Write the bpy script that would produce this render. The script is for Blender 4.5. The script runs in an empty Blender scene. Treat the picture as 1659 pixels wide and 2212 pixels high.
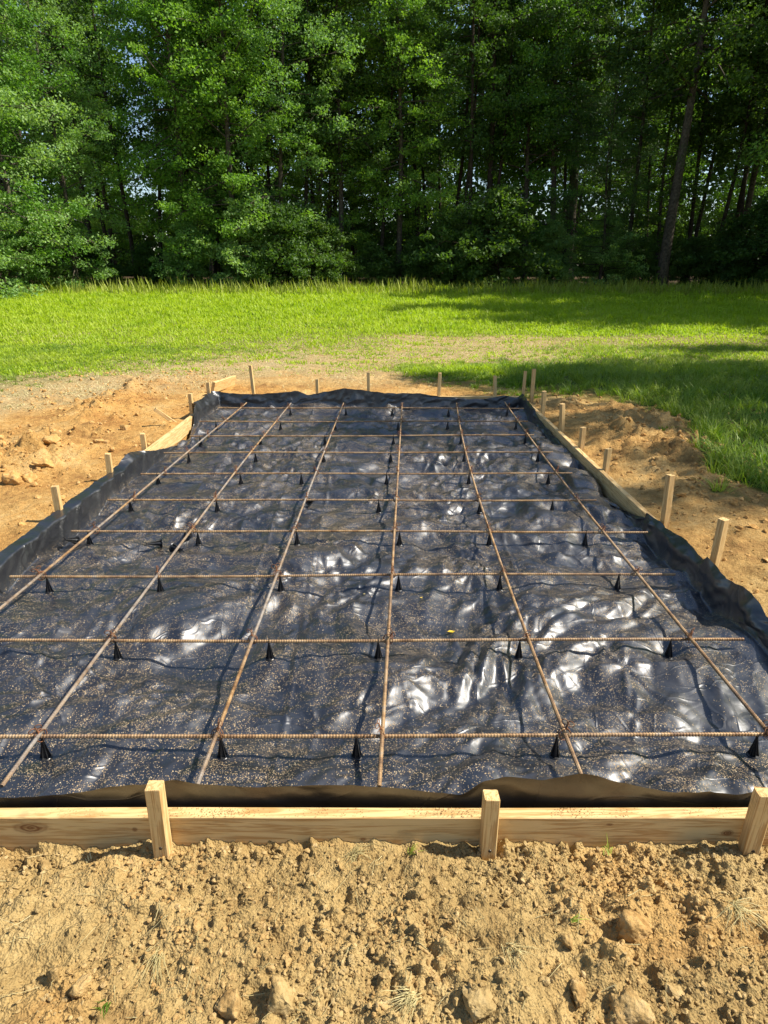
import bpy, math, random
import numpy as np
from math import radians as R

# ------------------------------------------------------------------ camera, sky, sun, exposure
scene = bpy.context.scene
TH = R(20.2); CAMZ = 1.575; FPX = 1430.0
cam_d = bpy.data.cameras.new('camera'); cam = bpy.data.objects.new('camera', cam_d)
scene.collection.objects.link(cam)
cam.location = (0, 0, CAMZ); cam.rotation_euler = (R(90) - TH, 0, 0)
cam_d.sensor_fit = 'VERTICAL'; cam_d.sensor_height = 24; cam_d.lens = 24 * FPX / 2212
cam_d.clip_start = 0.05; cam_d.clip_end = 2000
scene.camera = cam

SUN_EL = R(49); SUN_AZ = R(1.5)            # azimuth measured from +X towards +Y
sd = (math.cos(SUN_EL) * math.cos(SUN_AZ), math.cos(SUN_EL) * math.sin(SUN_AZ), math.sin(SUN_EL))
world = bpy.data.worlds.new('World'); scene.world = world; world.use_nodes = True
wn = world.node_tree.nodes; wl = world.node_tree.links
bg = wn['Background']; sky = wn.new('ShaderNodeTexSky'); sky.sky_type = 'NISHITA'; sky.sun_disc = False
sky.sun_elevation = SUN_EL; sky.sun_rotation = math.pi / 2 - SUN_AZ
sky.air_density = 1.0; sky.dust_density = 0.6; sky.ozone_density = 1.5
wl.new(sky.outputs[0], bg.inputs[0]); bg.inputs[1].default_value = 0.095
ld = bpy.data.lights.new('sun', 'SUN'); ld.energy = 5.0; ld.angle = R(0.53); ld.color = (1, 0.94, 0.84)
sun = bpy.data.objects.new('sun', ld); scene.collection.objects.link(sun)
from mathutils import Vector
sun.rotation_euler = Vector(sd).to_track_quat('Z', 'Y').to_euler(); sun.location = (20, -5, 25)
vs = scene.view_settings; vs.view_transform = 'Standard'; vs.look = 'None'; vs.exposure = 0.88; vs.gamma = 1
scene.cycles.max_bounces = 6; scene.cycles.transparent_max_bounces = 4
scene.cycles.diffuse_bounces = 3; scene.cycles.glossy_bounces = 3

rng = np.random.default_rng(7); rnd = random.Random(5)
COL = scene.collection

# ------------------------------------------------------------------ picture <-> place (pixels of a 1659 x 2212 view)
ct, st = math.cos(TH), math.sin(TH)
def _dir(px, py):
    xc = (px - 829.5) / FPX; yc = (py - 1106) / FPX
    return np.array([xc, ct - yc * st, -st - yc * ct])
def P(px, py, z=0.0):                       # point seen there at height z
    d = _dir(px, py); t = (z - CAMZ) / d[2]; return np.array([d[0] * t, d[1] * t, z])
def Py(px, py, y):                          # point seen there at distance y
    d = _dir(px, py); t = y / d[1]; return np.array([d[0] * t, y, CAMZ + d[2] * t])
def Px(px, py, x):                          # point seen there in the plane x
    d = _dir(px, py); t = x / d[0]; return np.array([x, d[1] * t, CAMZ + d[2] * t])
def proj(x, y, z):
    zc = y * ct + (CAMZ - z) * st; zc = np.maximum(zc, 0.05)
    return 829.5 + FPX * x / zc, 1106 + FPX * ((CAMZ - z) * ct - y * st) / zc

# ------------------------------------------------------------------ noise
def _h(ix, iy, s):
    n = (ix.astype(np.int64) * 374761393 + iy.astype(np.int64) * 668265263 + s * 982451653) & 0x7fffffff
    n = ((n ^ (n >> 13)) * 1274126177) & 0x7fffffff
    n = ((n ^ (n >> 16)) * 668265263) & 0x7fffffff
    return ((n ^ (n >> 15)) & 0xffffff) / float(0xffffff)
def pn(x, y, s=0):
    x = np.asarray(x, float); y = np.asarray(y, float)
    ix = np.floor(x); iy = np.floor(y); fx = x - ix; fy = y - iy
    ux = fx**3 * (fx * (fx * 6 - 15) + 10); uy = fy**3 * (fy * (fy * 6 - 15) + 10)
    def g(dx, dy):
        a = _h(ix + dx, iy + dy, s) * 6.2831853
        return np.cos(a) * (fx - dx) + np.sin(a) * (fy - dy)
    a = g(0, 0) * (1 - ux) + g(1, 0) * ux; b = g(0, 1) * (1 - ux) + g(1, 1) * ux
    return (a * (1 - uy) + b * uy) * 1.4
def fbm(x, y, s=0, o=4):
    r = 0; a = 1; t = 0
    for k in range(o):
        r = r + a * pn(x * 2**k + 13.1 * k, y * 2**k - 7.7 * k, s + k); t += a; a *= 0.5
    return r / t
def lumps(x, y, f, s, dens=1.0):            # rounded clods: height of half-buried stones on a jittered grid
    x = np.asarray(x, float) * f; y = np.asarray(y, float) * f
    ix = np.floor(x); iy = np.floor(y); out = np.zeros(x.shape)
    for dx in (-1, 0, 1):
        for dy in (-1, 0, 1):
            cx = ix + dx; cy = iy + dy
            jx = cx + _h(cx, cy, s); jy = cy + _h(cx, cy, s + 1)
            r = 0.2 + 0.5 * _h(cx, cy, s + 2)**1.6
            r = np.where(_h(cx, cy, s + 3) < dens, r, 1e-3)
            e = 0.7 + 0.6 * _h(cx, cy, s + 4)
            a_ = _h(cx, cy, s + 5) * 6.283; u_ = ((x - jx) * np.cos(a_) + (y - jy) * np.sin(a_)) * e; v_ = (-(x - jx) * np.sin(a_) + (y - jy) * np.cos(a_)) / e
            d_ = np.maximum(np.maximum(np.abs(u_), np.abs(v_)), (np.abs(u_) + np.abs(v_ * 0.8)) * 0.76); q = np.clip((r - d_) * 1.5, 0, 0.72 * r)
            out = np.maximum(out, np.where(d_ < r, q * (1 + 0.9 * u_ / r), 0))
    return out / f
def ss(a, b, v):
    t = np.clip((v - a) / (b - a), 0, 1); return t * t * (3 - 2 * t)

# ------------------------------------------------------------------ mesh helpers
def nmesh(name, V, F, smooth=False):
    me = bpy.data.meshes.new(name); V = np.asarray(V, np.float32); F = np.asarray(F, np.int32)
    me.vertices.add(len(V)); me.vertices.foreach_set('co', V.ravel())
    me.loops.add(F.size); me.loops.foreach_set('vertex_index', F.ravel())
    me.polygons.add(len(F)); me.polygons.foreach_set('loop_start', np.arange(len(F), dtype=np.int32) * F.shape[1])
    me.polygons.foreach_set('use_smooth', np.full(len(F), bool(smooth)))
    me.update(calc_edges=True); return me
def obj(name, me, m=None, parent=None, loc=None):
    o = bpy.data.objects.new(name, me); COL.objects.link(o)
    if m is not None and len(me.materials) == 0: me.materials.append(m)
    if parent is not None: o.parent = parent
    if loc is not None: o.location = loc
    return o
def thing(name, loc, label, cat, group=None, rot=None):
    o = bpy.data.objects.new(name, None); COL.objects.link(o); o.location = loc; o.empty_display_size = 0.1
    if rot is not None: o.rotation_euler = rot
    return tag(o, label, cat, group)
def tag(o, label=None, cat=None, group=None, kind=None):
    if label: o['label'] = label
    if cat: o['category'] = cat
    if group: o['group'] = group
    if kind: o['kind'] = kind
    return o
def dup(o, loc, rot=None, scale=None, label=None):
    r = o.copy(); COL.objects.link(r); r.location = loc
    if rot is not None: r.rotation_euler = rot
    if scale is not None: r.scale = scale
    if label: r['label'] = label
    for ch in list(o.children):
        c = ch.copy(); COL.objects.link(c); c.parent = r
        for g in ch.children:
            e = g.copy(); COL.objects.link(e); e.parent = c
    return r
class MB:
    def __init__(s): s.V = []; s.F = []; s.n = 0
    def add(s, V, F):
        s.V.append(np.asarray(V, float)); s.F.append(np.asarray(F, int) + s.n); s.n += len(V)
    def mesh(s, name, smooth=False): return nmesh(name, np.concatenate(s.V), np.concatenate(s.F), smooth)
def tube(path, rad, n=8, cap=True):
    p = np.asarray(path, float); m = len(p); rad = np.broadcast_to(np.asarray(rad, float), (m,))
    t = np.gradient(p, axis=0); t /= np.linalg.norm(t, axis=1)[:, None] + 1e-12
    up = np.array([0, 0, 1.0]) if abs(t[0][2]) < 0.9 else np.array([1.0, 0, 0])
    u = np.zeros_like(p); a = np.cross(t[0], up); a /= np.linalg.norm(a); u[0] = a
    for i in range(1, m):
        a = u[i - 1] - t[i] * np.dot(u[i - 1], t[i]); u[i] = a / (np.linalg.norm(a) + 1e-12)
    v = np.cross(t, u); an = np.arange(n) * 2 * math.pi / n
    V = p[:, None] + rad[:, None, None] * (np.cos(an)[None, :, None] * u[:, None] + np.sin(an)[None, :, None] * v[:, None])
    V = V.reshape(-1, 3)
    i = np.arange(m - 1)[:, None] * n; j = np.arange(n)[None]; k = (j + 1) % n
    F = np.stack([i + j, i + k, i + n + k, i + n + j], -1).reshape(-1, 4)
    if cap:
        b = len(V); V = np.concatenate([V, p[:1], p[-1:]]); j = np.arange(n); k = (j + 1) % n
        h = n // 2 * 2
        c1 = np.array([[b, q + 2 if q + 2 < n else (q + 2) % n, q + 1, q] for q in range(0, h, 2)])
        e = (m - 1) * n
        c2 = np.array([[b + 1, e + q, e + q + 1, e + (q + 2) % n] for q in range(0, h, 2)])
        F = np.concatenate([F, c1, c2])
    return V, F
def box(x0, x1, y0, y1, z0, z1):
    V = [[x, y, z] for x in (x0, x1) for y in (y0, y1) for z in (z0, z1)]
    return V, [[0, 1, 3, 2], [4, 6, 7, 5], [0, 4, 5, 1], [2, 3, 7, 6], [0, 2, 6, 4], [1, 5, 7, 3]]
def cr(pts, n):                              # smooth curve through points
    p = np.asarray(pts, float); d = np.r_[0, np.cumsum(np.linalg.norm(np.diff(p, axis=0), axis=1))]
    tt = np.linspace(0, d[-1], n); out = np.zeros((n, p.shape[1])); m = np.gradient(p, d, axis=0)
    k = np.clip(np.searchsorted(d, tt) - 1, 0, len(p) - 2); h = d[k + 1] - d[k]; s = ((tt - d[k]) / h)[:, None]; h = h[:, None]
    return (2*s**3-3*s**2+1)*p[k] + (s**3-2*s**2+s)*h*m[k] + (-2*s**3+3*s**2)*p[k+1] + (s**3-s**2)*h*m[k+1]

# ------------------------------------------------------------------ materials
def mat(name, rough=0.8, spec=0.3):
    m = bpy.data.materials.new(name); m.use_nodes = True
    b = m.node_tree.nodes['Principled BSDF']; b.inputs['Roughness'].default_value = rough
    b.inputs['Specular IOR Level'].default_value = spec
    return m, m.node_tree.nodes, m.node_tree.links, b
class G:                                     # small node-graph builder
    def __init__(s, m): s.n = m.node_tree.nodes; s.l = m.node_tree.links
    def put(s, sock, v):
        if isinstance(v, bpy.types.NodeSocket): s.l.new(v, sock)
        elif v is not None: sock.default_value = v
    def coord(s, which='Object'): return s.n.new('ShaderNodeTexCoord').outputs[which]
    def pos(s): return s.n.new('ShaderNodeNewGeometry').outputs['Position']
    def mapg(s, v, sc=(1, 1, 1), loc=(0, 0, 0), rot=(0, 0, 0)):
        k = s.n.new('ShaderNodeMapping'); s.l.new(v, k.inputs[0]); k.inputs['Scale'].default_value = sc
        k.inputs['Location'].default_value = loc; k.inputs['Rotation'].default_value = rot; return k.outputs[0]
    def noise(s, v, sc=5, det=4, rough=0.55, dist=0.0, col=False):
        k = s.n.new('ShaderNodeTexNoise'); s.put(k.inputs['Vector'], v); k.inputs['Scale'].default_value = sc
        k.inputs['Detail'].default_value = det; k.inputs['Roughness'].default_value = rough; k.inputs['Distortion'].default_value = dist
        return k.outputs['Color' if col else 'Fac']
    def voro(s, v, sc=5, feat='F1', out='Distance', rand=1.0):
        k = s.n.new('ShaderNodeTexVoronoi'); s.put(k.inputs['Vector'], v); k.feature = feat
        k.inputs['Scale'].default_value = sc; k.inputs['Randomness'].default_value = rand; return k.outputs[out]
    def math(s, op, a, b=None, c=None, clamp=False):
        k = s.n.new('ShaderNodeMath'); k.operation = op; k.use_clamp = clamp; s.put(k.inputs[0], a)
        if b is not None: s.put(k.inputs[1], b)
        if c is not None: s.put(k.inputs[2], c)
        return k.outputs[0]
    def ramp(s, f, stops):
        k = s.n.new('ShaderNodeValToRGB'); s.l.new(f, k.inputs[0]); e = k.color_ramp.elements
        while len(e) < len(stops): e.new(0.5)
        for q, (p, c) in zip(e, stops): q.position = p; q.color = (*c, 1) if len(c) == 3 else c
        return k.outputs[0]
    def mr(s, v, a, b, c=0.0, d=1.0):
        k = s.n.new('ShaderNodeMapRange'); s.put(k.inputs[0], v)
        for i, q in enumerate((a, b, c, d)): k.inputs[i + 1].default_value = q
        return k.outputs[0]
    def mix(s, f, a, b, mode='MIX'):
        k = s.n.new('ShaderNodeMix'); k.data_type = 'RGBA'; k.blend_type = mode; s.put(k.inputs[0], f)
        for i, v in ((6, a), (7, b)):
            s.put(k.inputs[i], (*v, 1) if isinstance(v, tuple) and len(v) == 3 else v)
        return k.outputs[2]
    def bump(s, h, st=0.5, d=0.01, nrm=None):
        k = s.n.new('ShaderNodeBump'); k.inputs['Strength'].default_value = st; k.inputs['Distance'].default_value = d
        s.l.new(h, k.inputs['Height']);
        if nrm is not None: s.l.new(nrm, k.inputs['Normal'])
        return k.outputs[0]
    def attr(s, nm):
        k = s.n.new('ShaderNodeAttribute'); k.attribute_name = nm; return k.outputs['Fac']
    def sep(s, v):
        k = s.n.new('ShaderNodeSeparateXYZ'); s.l.new(v, k.inputs[0]); return k.outputs

def m_ground():
    m, n, l, b = mat('soil', 0.95, 0.15); g = G(m); p = g.pos()
    n1 = g.noise(p, 1.6, 5, 0.6); n2 = g.noise(p, 14, 5, 0.65); n3 = g.noise(p, 90, 4, 0.7)
    mixn = g.math('ADD', g.math('MULTIPLY', n1, 0.5), g.math('ADD', g.math('MULTIPLY', n2, 0.3), g.math('MULTIPLY', n3, 0.2)))
    tan = g.ramp(mixn, [(0.36, (0.20, 0.125, 0.045)), (0.5, (0.37, 0.255, 0.10)), (0.64, (0.51, 0.37, 0.165))])
    clay = g.ramp(mixn, [(0.38, (0.30, 0.13, 0.035)), (0.5, (0.52, 0.275, 0.075)), (0.62, (0.62, 0.40, 0.155))])
    straw = g.ramp(g.noise(p, 45, 4, 0.8), [(0.3, (0.19, 0.125, 0.06)), (0.5, (0.42, 0.315, 0.155)), (0.7, (0.60, 0.49, 0.26))])
    turf = g.ramp(g.noise(p, 30, 4, 0.7), [(0.3, (0.03, 0.05, 0.008)), (0.7, (0.10, 0.17, 0.018))])
    c = g.mix(g.attr('clay'), tan, clay); c = g.mix(g.attr('straw'), c, straw); c = g.mix(g.attr('turf'), c, turf)
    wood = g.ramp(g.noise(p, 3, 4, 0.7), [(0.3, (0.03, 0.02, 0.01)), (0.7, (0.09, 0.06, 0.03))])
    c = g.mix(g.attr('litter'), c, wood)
    l.new(c, b.inputs['Base Color'])
    h = g.math('ADD', g.math('MULTIPLY', g.noise(p, 120, 5, 0.7), 0.6), g.math('MULTIPLY', g.voro(p, 160), 0.5))
    far = g.mr(g.sep(p)[1], 1.5, 2.2); hb = g.math('MULTIPLY', g.math('ADD', g.noise(p, 22, 6, 0.72), g.math('MULTIPLY', g.voro(g.mapg(p, (1, 1, 1)), 30), -0.5)), far)
    l.new(g.bump(h, 1.0, 0.010, g.bump(hb, 1.0, 0.022)), b.inputs['Normal']); return m
def m_clod(name='clod_soil', red=0.0):
    m, n, l, b = mat(name, 0.95, 0.12); g = G(m); p = g.pos()
    c = g.ramp(g.noise(p, 22, 6, 0.65), [(0.32, (0.21, 0.135, 0.05)), (0.5, (0.37, 0.255, 0.105)), (0.7, (0.50, 0.365, 0.175))])
    c2 = g.ramp(g.noise(p, 22, 6, 0.65), [(0.32, (0.29, 0.14, 0.04)), (0.5, (0.50, 0.28, 0.09)), (0.7, (0.58, 0.38, 0.17))])
    f = g.math('MULTIPLY', g.mr(g.noise(p, 2.5, 3), 0.45, 0.65), 0.5) if not red else 0.85
    l.new(g.mix(f, c, c2), b.inputs['Base Color'])
    h = g.math('ADD', g.noise(p, 90, 6, 0.7), g.math('MULTIPLY', g.voro(p, 120), 0.4))
    l.new(g.bump(h, 0.9, 0.006), b.inputs['Normal']); return m
def m_sheet():
    m, n, l, b = mat('black_polythene', 0.22, 1.0); g = G(m); p = g.pos()
    px = g.mapg(p, (1, 1, 0.9))
    # dried mud splashes: small round drops, clustered
    clus = g.noise(p, 1.7, 4, 0.6, 0.5); mask = None; msk = []
    for sc, r0, r1, lo in ((170, 0.20, 0.42, 0.38), (300, 0.26, 0.50, 0.34), (110, 0.08, 0.26, 0.45)):
        q = g.mapg(px, (1, 0.8, 1), rot=(0, 0, sc * 0.13))
        d = g.voro(q, sc); rc = g.sep(g.voro(q, sc, out='Color'))
        thr = g.mr(rc[0], 0, 1, r0 * 0.3, r1)
        near = g.math('LESS_THAN', d, thr)
        keep = g.math('LESS_THAN', rc[1], g.math('MULTIPLY', g.mr(clus, lo, lo + 0.22, 0.05, 0.8), g.mr(g.noise(g.mapg(p, (1, 2.2, 1)), 9, 3, 0.6, 0.6), 0.38, 0.62, 0.15, 1.0)))
        msk.append(g.math('MULTIPLY', near, keep))
    fl = g.attr('floor'); mask = g.math('MULTIPLY', fl, g.math('MAXIMUM', msk[0], g.math('MAXIMUM', msk[1], msk[2])))
    wash = g.math('MULTIPLY', g.mr(g.noise(p, 3.2, 6, 0.7, 1.0), 0.50, 0.78), g.math('MULTIPLY', fl, 0.14))
    tint = g.ramp(g.noise(p, 55, 2), [(0.3, (0.25, 0.16, 0.07)), (0.55, (0.48, 0.34, 0.17)), (0.75, (0.6, 0.5, 0.33))])
    film = g.ramp(g.noise(p, 4, 4), [(0.35, (0.004, 0.005, 0.008)), (0.65, (0.012, 0.014, 0.020))])
    film = g.mix(fl, (0.006, 0.0065, 0.008), film); c = g.mix(wash, film, (0.22, 0.17, 0.11)); c = g.mix(g.math('MULTIPLY', mask, 0.78), c, tint)
    l.new(c, b.inputs['Base Color'])
    r = g.mr(g.noise(p, 6, 5, 0.6), 0.35, 0.65, 0.38, 0.52)
    r = g.math('ADD', r, g.math('MULTIPLY', mask, 0.5), clamp=True); l.new(r, b.inputs['Roughness']); b.inputs['Coat Weight'].default_value = 0.5; b.inputs['Coat Roughness'].default_value = 0.16; b.inputs['IOR'].default_value = 1.5
    # fine crumple
    w = g.mapg(p, (1, 1, 1), rot=(0, 0, 0.5)); a1 = g.noise(w, 5, 1.5, 0.5, 2.0)
    h1 = g.math('ABSOLUTE', g.math('SUBTRACT', a1, 0.5)); h2 = g.math('ABSOLUTE', g.math('SUBTRACT', g.noise(g.mapg(p, (1.6, 0.8, 1)), 12, 1, 0.5, 1.8), 0.5))
    h = g.math('ADD', g.math('MULTIPLY', h1, 1.0), g.math('MULTIPLY', h2, 0.4))
    def thin(v, sc, dist, wd):                             # hairline creases
        k = g.math('ABSOLUTE', g.math('SUBTRACT', g.noise(v, sc, 1.0, 0.5, dist), 0.5)); return g.mr(k, 0.0, wd, 1.0, 0.0)
    cre = g.math('ADD', thin(g.mapg(p, (1, 0.5, 1), rot=(0, 0, 0.7)), 3.2, 0.5, 0.014), thin(g.mapg(p, (0.45, 1, 1), rot=(0, 0, 0.3)), 5.5, 0.5, 0.02))
    l.new(g.bump(cre, 0.30, 0.005, g.bump(h, 0.3, 0.010)), b.inputs['Normal']); return m
def m_wood(name, axis, knots=(), dark=0.0):
    m, n, l, b = mat(name, 0.62, 0.3); g = G(m); p = g.coord()
    sc = {'X': (1.2, 14, 22), 'Y': (14, 1.2, 22), 'Z': (26, 26, 1.2)}[axis]
    q = g.mapg(p, sc); n1 = g.noise(q, 1.6, 4, 0.55, 0.8)
    rings = g.math('SINE', g.math('MULTIPLY', n1, 34.0)); rings = g.mr(rings, -1, 1)
    fine = g.noise(g.mapg(p, tuple(v * 6 for v in sc)), 1.2, 4, 0.7)
    c = g.mix(g.mr(rings, 0.3, 1.0), (0.64, 0.44, 0.19), (0.42, 0.225, 0.07))
    c = g.mix(g.math('MULTIPLY', g.mr(fine, 0.4, 0.75), 0.45), c, (0.72, 0.54, 0.29))
    blot = g.mr(g.noise(p, 3.5, 4), 0.4, 0.75); c = g.mix(g.math('MULTIPLY', blot, 0.4), c, (0.50, 0.36, 0.15))
    for (kx, kz, rx, rz) in knots:
        v = g.sep(p); wob = g.math('MULTIPLY', g.math('SUBTRACT', g.noise(p, 30, 2), 0.5), 0.7)
        dx = g.math('DIVIDE', g.math('SUBTRACT', v[0], kx), rx); dz = g.math('DIVIDE', g.math('SUBTRACT', v[2], kz), rz)
        d = g.math('ADD', g.math('SQRT', g.math('ADD', g.math('MULTIPLY', dx, dx), g.math('MULTIPLY', dz, dz))), wob)
        k = g.math('MULTIPLY', g.mr(d, 1.15, 0.55), g.mr(g.math('SINE', g.math('MULTIPLY', d, 16)), -1, 1, 0.5, 1.0))
        c = g.mix(g.math('MULTIPLY', k, 0.95), c, (0.17, 0.065, 0.02))
    st_ = g.mr(g.noise(g.mapg(p, (3, 3, 9)), 2.2, 5, 0.7), 0.55, 0.75); c = g.mix(g.math('MULTIPLY', st_, 0.55), c, (0.24, 0.17, 0.08))
    l.new(c, b.inputs['Base Color']); l.new(g.bump(g.math('ADD', rings, fine), 0.25, 0.0015), b.inputs['Normal']); return m
def m_rust(name, grey=0.0):
    m, n, l, b = mat(name, 0.6, 0.4); g = G(m); p = g.pos()
    c = g.ramp(g.noise(p, 16, 5, 0.7), [(0.32, (0.09, 0.045, 0.02)), (0.45, (0.24, 0.13, 0.05)), (0.58, (0.40, 0.25, 0.11)), (0.72, (0.30, 0.25, 0.19))])
    c2 = g.ramp(g.noise(p, 25, 4, 0.7), [(0.3, (0.13, 0.095, 0.065)), (0.7, (0.36, 0.33, 0.29))])
    yy = g.sep(p)[1]; f = g.mr(g.noise(p, 2.2, 3), 0.35, 0.6)
    c = g.mix(g.math('MULTIPLY', f, grey), c, c2)
    l.new(c, b.inputs['Base Color']); b.inputs['Metallic'].default_value = 0.25
    l.new(g.bump(g.noise(p, 300, 3), 0.3, 0.001), b.inputs['Normal']); return m
def m_plain(name, col, rough=0.5, spec=0.4, var=0.25, sc=20, metal=0.0):
    m, n, l, b = mat(name, rough, spec); g = G(m); p = g.pos()
    f = g.noise(p, sc, 4, 0.6); a = tuple(v * (1 - var) for v in col); c = tuple(min(1, v * (1 + var)) for v in col)
    l.new(g.ramp(f, [(0.3, a), (0.7, c)]), b.inputs['Base Color']); b.inputs['Metallic'].default_value = metal; return m
def m_leaf(name, a, b_, c_, trans=0.4, rough=0.5, spec=0.25):
    m, n, l, b = mat(name, rough, spec); g = G(m); p = g.pos()
    info = n.new('ShaderNodeObjectInfo').outputs['Random']
    f = g.math('ADD', g.math('MULTIPLY', g.noise(p, 0.7, 3), 0.4), g.math('MULTIPLY', g.noise(p, 11, 2, 0.6), 0.45))
    f = g.math('ADD', f, g.math('MULTIPLY', info, 0.22))
    c = g.ramp(f, [(0.32, a), (0.5, b_), (0.68, c_)])
    l.new(c, b.inputs['Base Color'])
    tr = n.new('ShaderNodeBsdfTranslucent'); tc = g.mix(1.0, c, (1.25, 1.35, 0.35), 'MULTIPLY'); l.new(tc, tr.inputs[0])
    mx = n.new('ShaderNodeMixShader'); mx.inputs[0].default_value = trans
    l.new(b.outputs[0], mx.inputs[1]); l.new(tr.outputs[0], mx.inputs[2]); l.new(mx.outputs[0], n['Material Output'].inputs[0]); return m
M = {}
M['soil'] = m_ground(); M['clod'] = m_clod(); M['clodred'] = m_clod('red_clay', 1.0); M['sheet'] = m_sheet()
M['plankX'] = m_wood('pine_board_front', 'X', [(-0.825, 0.032, 0.055, 0.02), (0.935, -0.03, 0.03, 0.012), (-0.53, 0.025, 0.008, 0.008), (0.82, 0.045, 0.011, 0.005), (1.16, 0.015, 0.018, 0.012), (-0.52, -0.02, 0.008, 0.006), (0.12, -0.01, 0.012, 0.007)])
M['boardX'] = m_wood('pine_board_long', 'X'); M['boardY'] = m_wood('pine_board_side', 'Y'); M['stake'] = m_wood('pine_stake', 'Z')
M['rust'] = m_rust('rusty_steel', 0.25); M['rustg'] = m_rust('worn_steel', 0.95)
M['wire'] = m_plain('rusty_wire', (0.20, 0.085, 0.035), 0.6, 0.4, 0.4, 60, 0.3)
M['black'] = m_plain('black_plastic', (0.012, 0.012, 0.013), 0.35, 0.5)
M['screw'] = m_plain('dark_screw', (0.05, 0.04, 0.03), 0.4, 0.5, metal=0.6)
M['bark'] = m_plain('grey_bark', (0.085, 0.07, 0.052), 0.9, 0.1, 0.6, 9)
M['barkd'] = m_plain('dark_bark', (0.045, 0.035, 0.025), 0.9, 0.1, 0.6, 9)
M['leafA'] = m_leaf('broad_leaf', (0.07, 0.165, 0.028), (0.145, 0.29, 0.042), (0.29, 0.45, 0.07))
M['leafB'] = m_leaf('pale_leaf', (0.10, 0.20, 0.055), (0.18, 0.32, 0.085), (0.30, 0.43, 0.14))
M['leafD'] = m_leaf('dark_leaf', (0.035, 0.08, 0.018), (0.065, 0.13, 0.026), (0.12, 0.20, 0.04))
M['needle'] = m_leaf('pine_needle', (0.03, 0.07, 0.014), (0.06, 0.12, 0.02), (0.12, 0.19, 0.03), 0.25)
M['grass'] = m_leaf('field_grass', (0.13, 0.23, 0.010), (0.25, 0.38, 0.014), (0.40, 0.50, 0.04), 0.45, 0.5, 0.3)
M['grassg'] = m_leaf('lawn_grass', (0.06, 0.13, 0.012), (0.14, 0.24, 0.02), (0.34, 0.40, 0.07), 0.4, 0.5, 0.3)
M['seed'] = m_leaf('seed_grass', (0.20, 0.24, 0.035), (0.32, 0.36, 0.06), (0.48, 0.48, 0.14), 0.3, 0.6, 0.2)
M['straw'] = m_leaf('dry_straw', (0.30, 0.24, 0.10), (0.50, 0.42, 0.20), (0.66, 0.58, 0.34), 0.15, 0.6, 0.3)
M['yleaf'] = m_leaf('yellow_leaf', (0.6, 0.4, 0.04), (0.7, 0.5, 0.05), (0.75, 0.55, 0.08), 0.2)

# ------------------------------------------------------------------ terrain
X0, X1, Y0, Y1 = -2.05, 1.69, 1.455, 8.02     # outer faces of the form boards
def base_h(x, y):                              # smooth lie of the land
    z = 0.055 + 0.0 * x
    z = z + 0.45 * ss(13, 34, y) + 0.02 * fbm(x * 0.25, y * 0.25, 90, 3) * ss(3, 10, np.hypot(x, y))
    z = z + ss(40, 90, np.hypot(x, y)) * 0.5
    return z
def near_h(x, y):
    z = base_h(x, y)
    front = ss(1.50, 1.44, y) * ss(3.5, 2.2, np.abs(x))
    z = z * (1 - front) + front * (0.018 + 0.028 * fbm(x * 1.6 + 4, y * 2.2, 11, 3) + 0.02 * ss(1.40, 1.15, y) - 0.012 * ss(-0.2, -0.6, x) * ss(1.1, 1.4, y))
    # spoil heaps beside the forms
    z = z + 0.12 * np.exp(-(((x - 2.55) / 0.65)**2 + ((y - 6.3) / 1.1)**2)) + 0.07 * np.exp(-(((x - 2.3) / 0.45)**2 + ((y - 4.0) / 1.6)**2))
    z = z + 0.09 * np.exp(-(((x + 3.25) / 0.3)**2 + ((y - 8.0) / 1.6)**2)) + 0.09 * np.exp(-(((x + 3.05) / 0.42)**2 + ((y - 5.3) / 0.6)**2))
    return z
def masks(x, y):
    z = base_h(x, y); px, py = proj(x, y, z); w = fbm(x * 0.9, y * 0.9, 40, 4); w2 = fbm(x * 3, y * 3, 44, 3)
    py = py + w * 26 * np.clip((py - 600) / 300, 0.2, 2) + w2 * 8; px2 = px + w2 * 30
    a = ss(722, 700, py)
    Bp = np.interp(px2, [-200, 0, 200, 400, 600, 900], [850, 828, 795, 768, 748, 738])
    b = 0.75 * ss(Bp + 42, Bp - 40, py) * ss(900, 800, px2)
    Rp = np.interp(px2, [830, 880, 1000, 1150, 1180, 1300, 1400, 1500, 1530, 1659, 2200], [790, 812, 832, 845, 838, 858, 885, 950, 1065, 1095, 1300])
    c = 0.95 * ss(Rp + 22, Rp - 22, py + fbm(x * 2.2, y * 2.2, 49, 3) * 60 * ss(830, 1000, py)) * ss(690, 900, px2)
    hole = ss(716, 730, py) * ss(800, 782, py) * (0.62 + 0.38 * ss(1330, 1100, px2)); c = c * (1 - 0.9 * hole)
    band = ss(676, 686, py) * ss(704, 694, py) * ss(980, 700, px2) * 0.7
    a = a * np.clip(1 - ss(655, 700, py) * (0.25 + 1.1 * fbm(x * 0.35, y * 0.7, 52, 3)).clip(0, 0.85), 0, 1)
    g = np.maximum(np.maximum(a * (1 - band), b), c)
    g = np.where(y < 1.4, 0, g); behind = ss(1.2, -2, y); g = np.maximum(g, behind * 0.0)
    st_ = np.maximum(np.maximum(ss(Bp + 88, Bp + 46, py) * ss(900, 760, px2), hole), band)
    st_ = np.maximum(st_, ss(845, 800, py) * ss(560, 760, px2) * 0.8)
    return g, st_
def sparse(x, y, g, s_): return np.maximum(g, 0.5 * s_ * ss(-0.25, 0.35, fbm(x * 1.1, y * 2.0, 47, 3)) * ss(8.2, 9.0, y))
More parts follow.
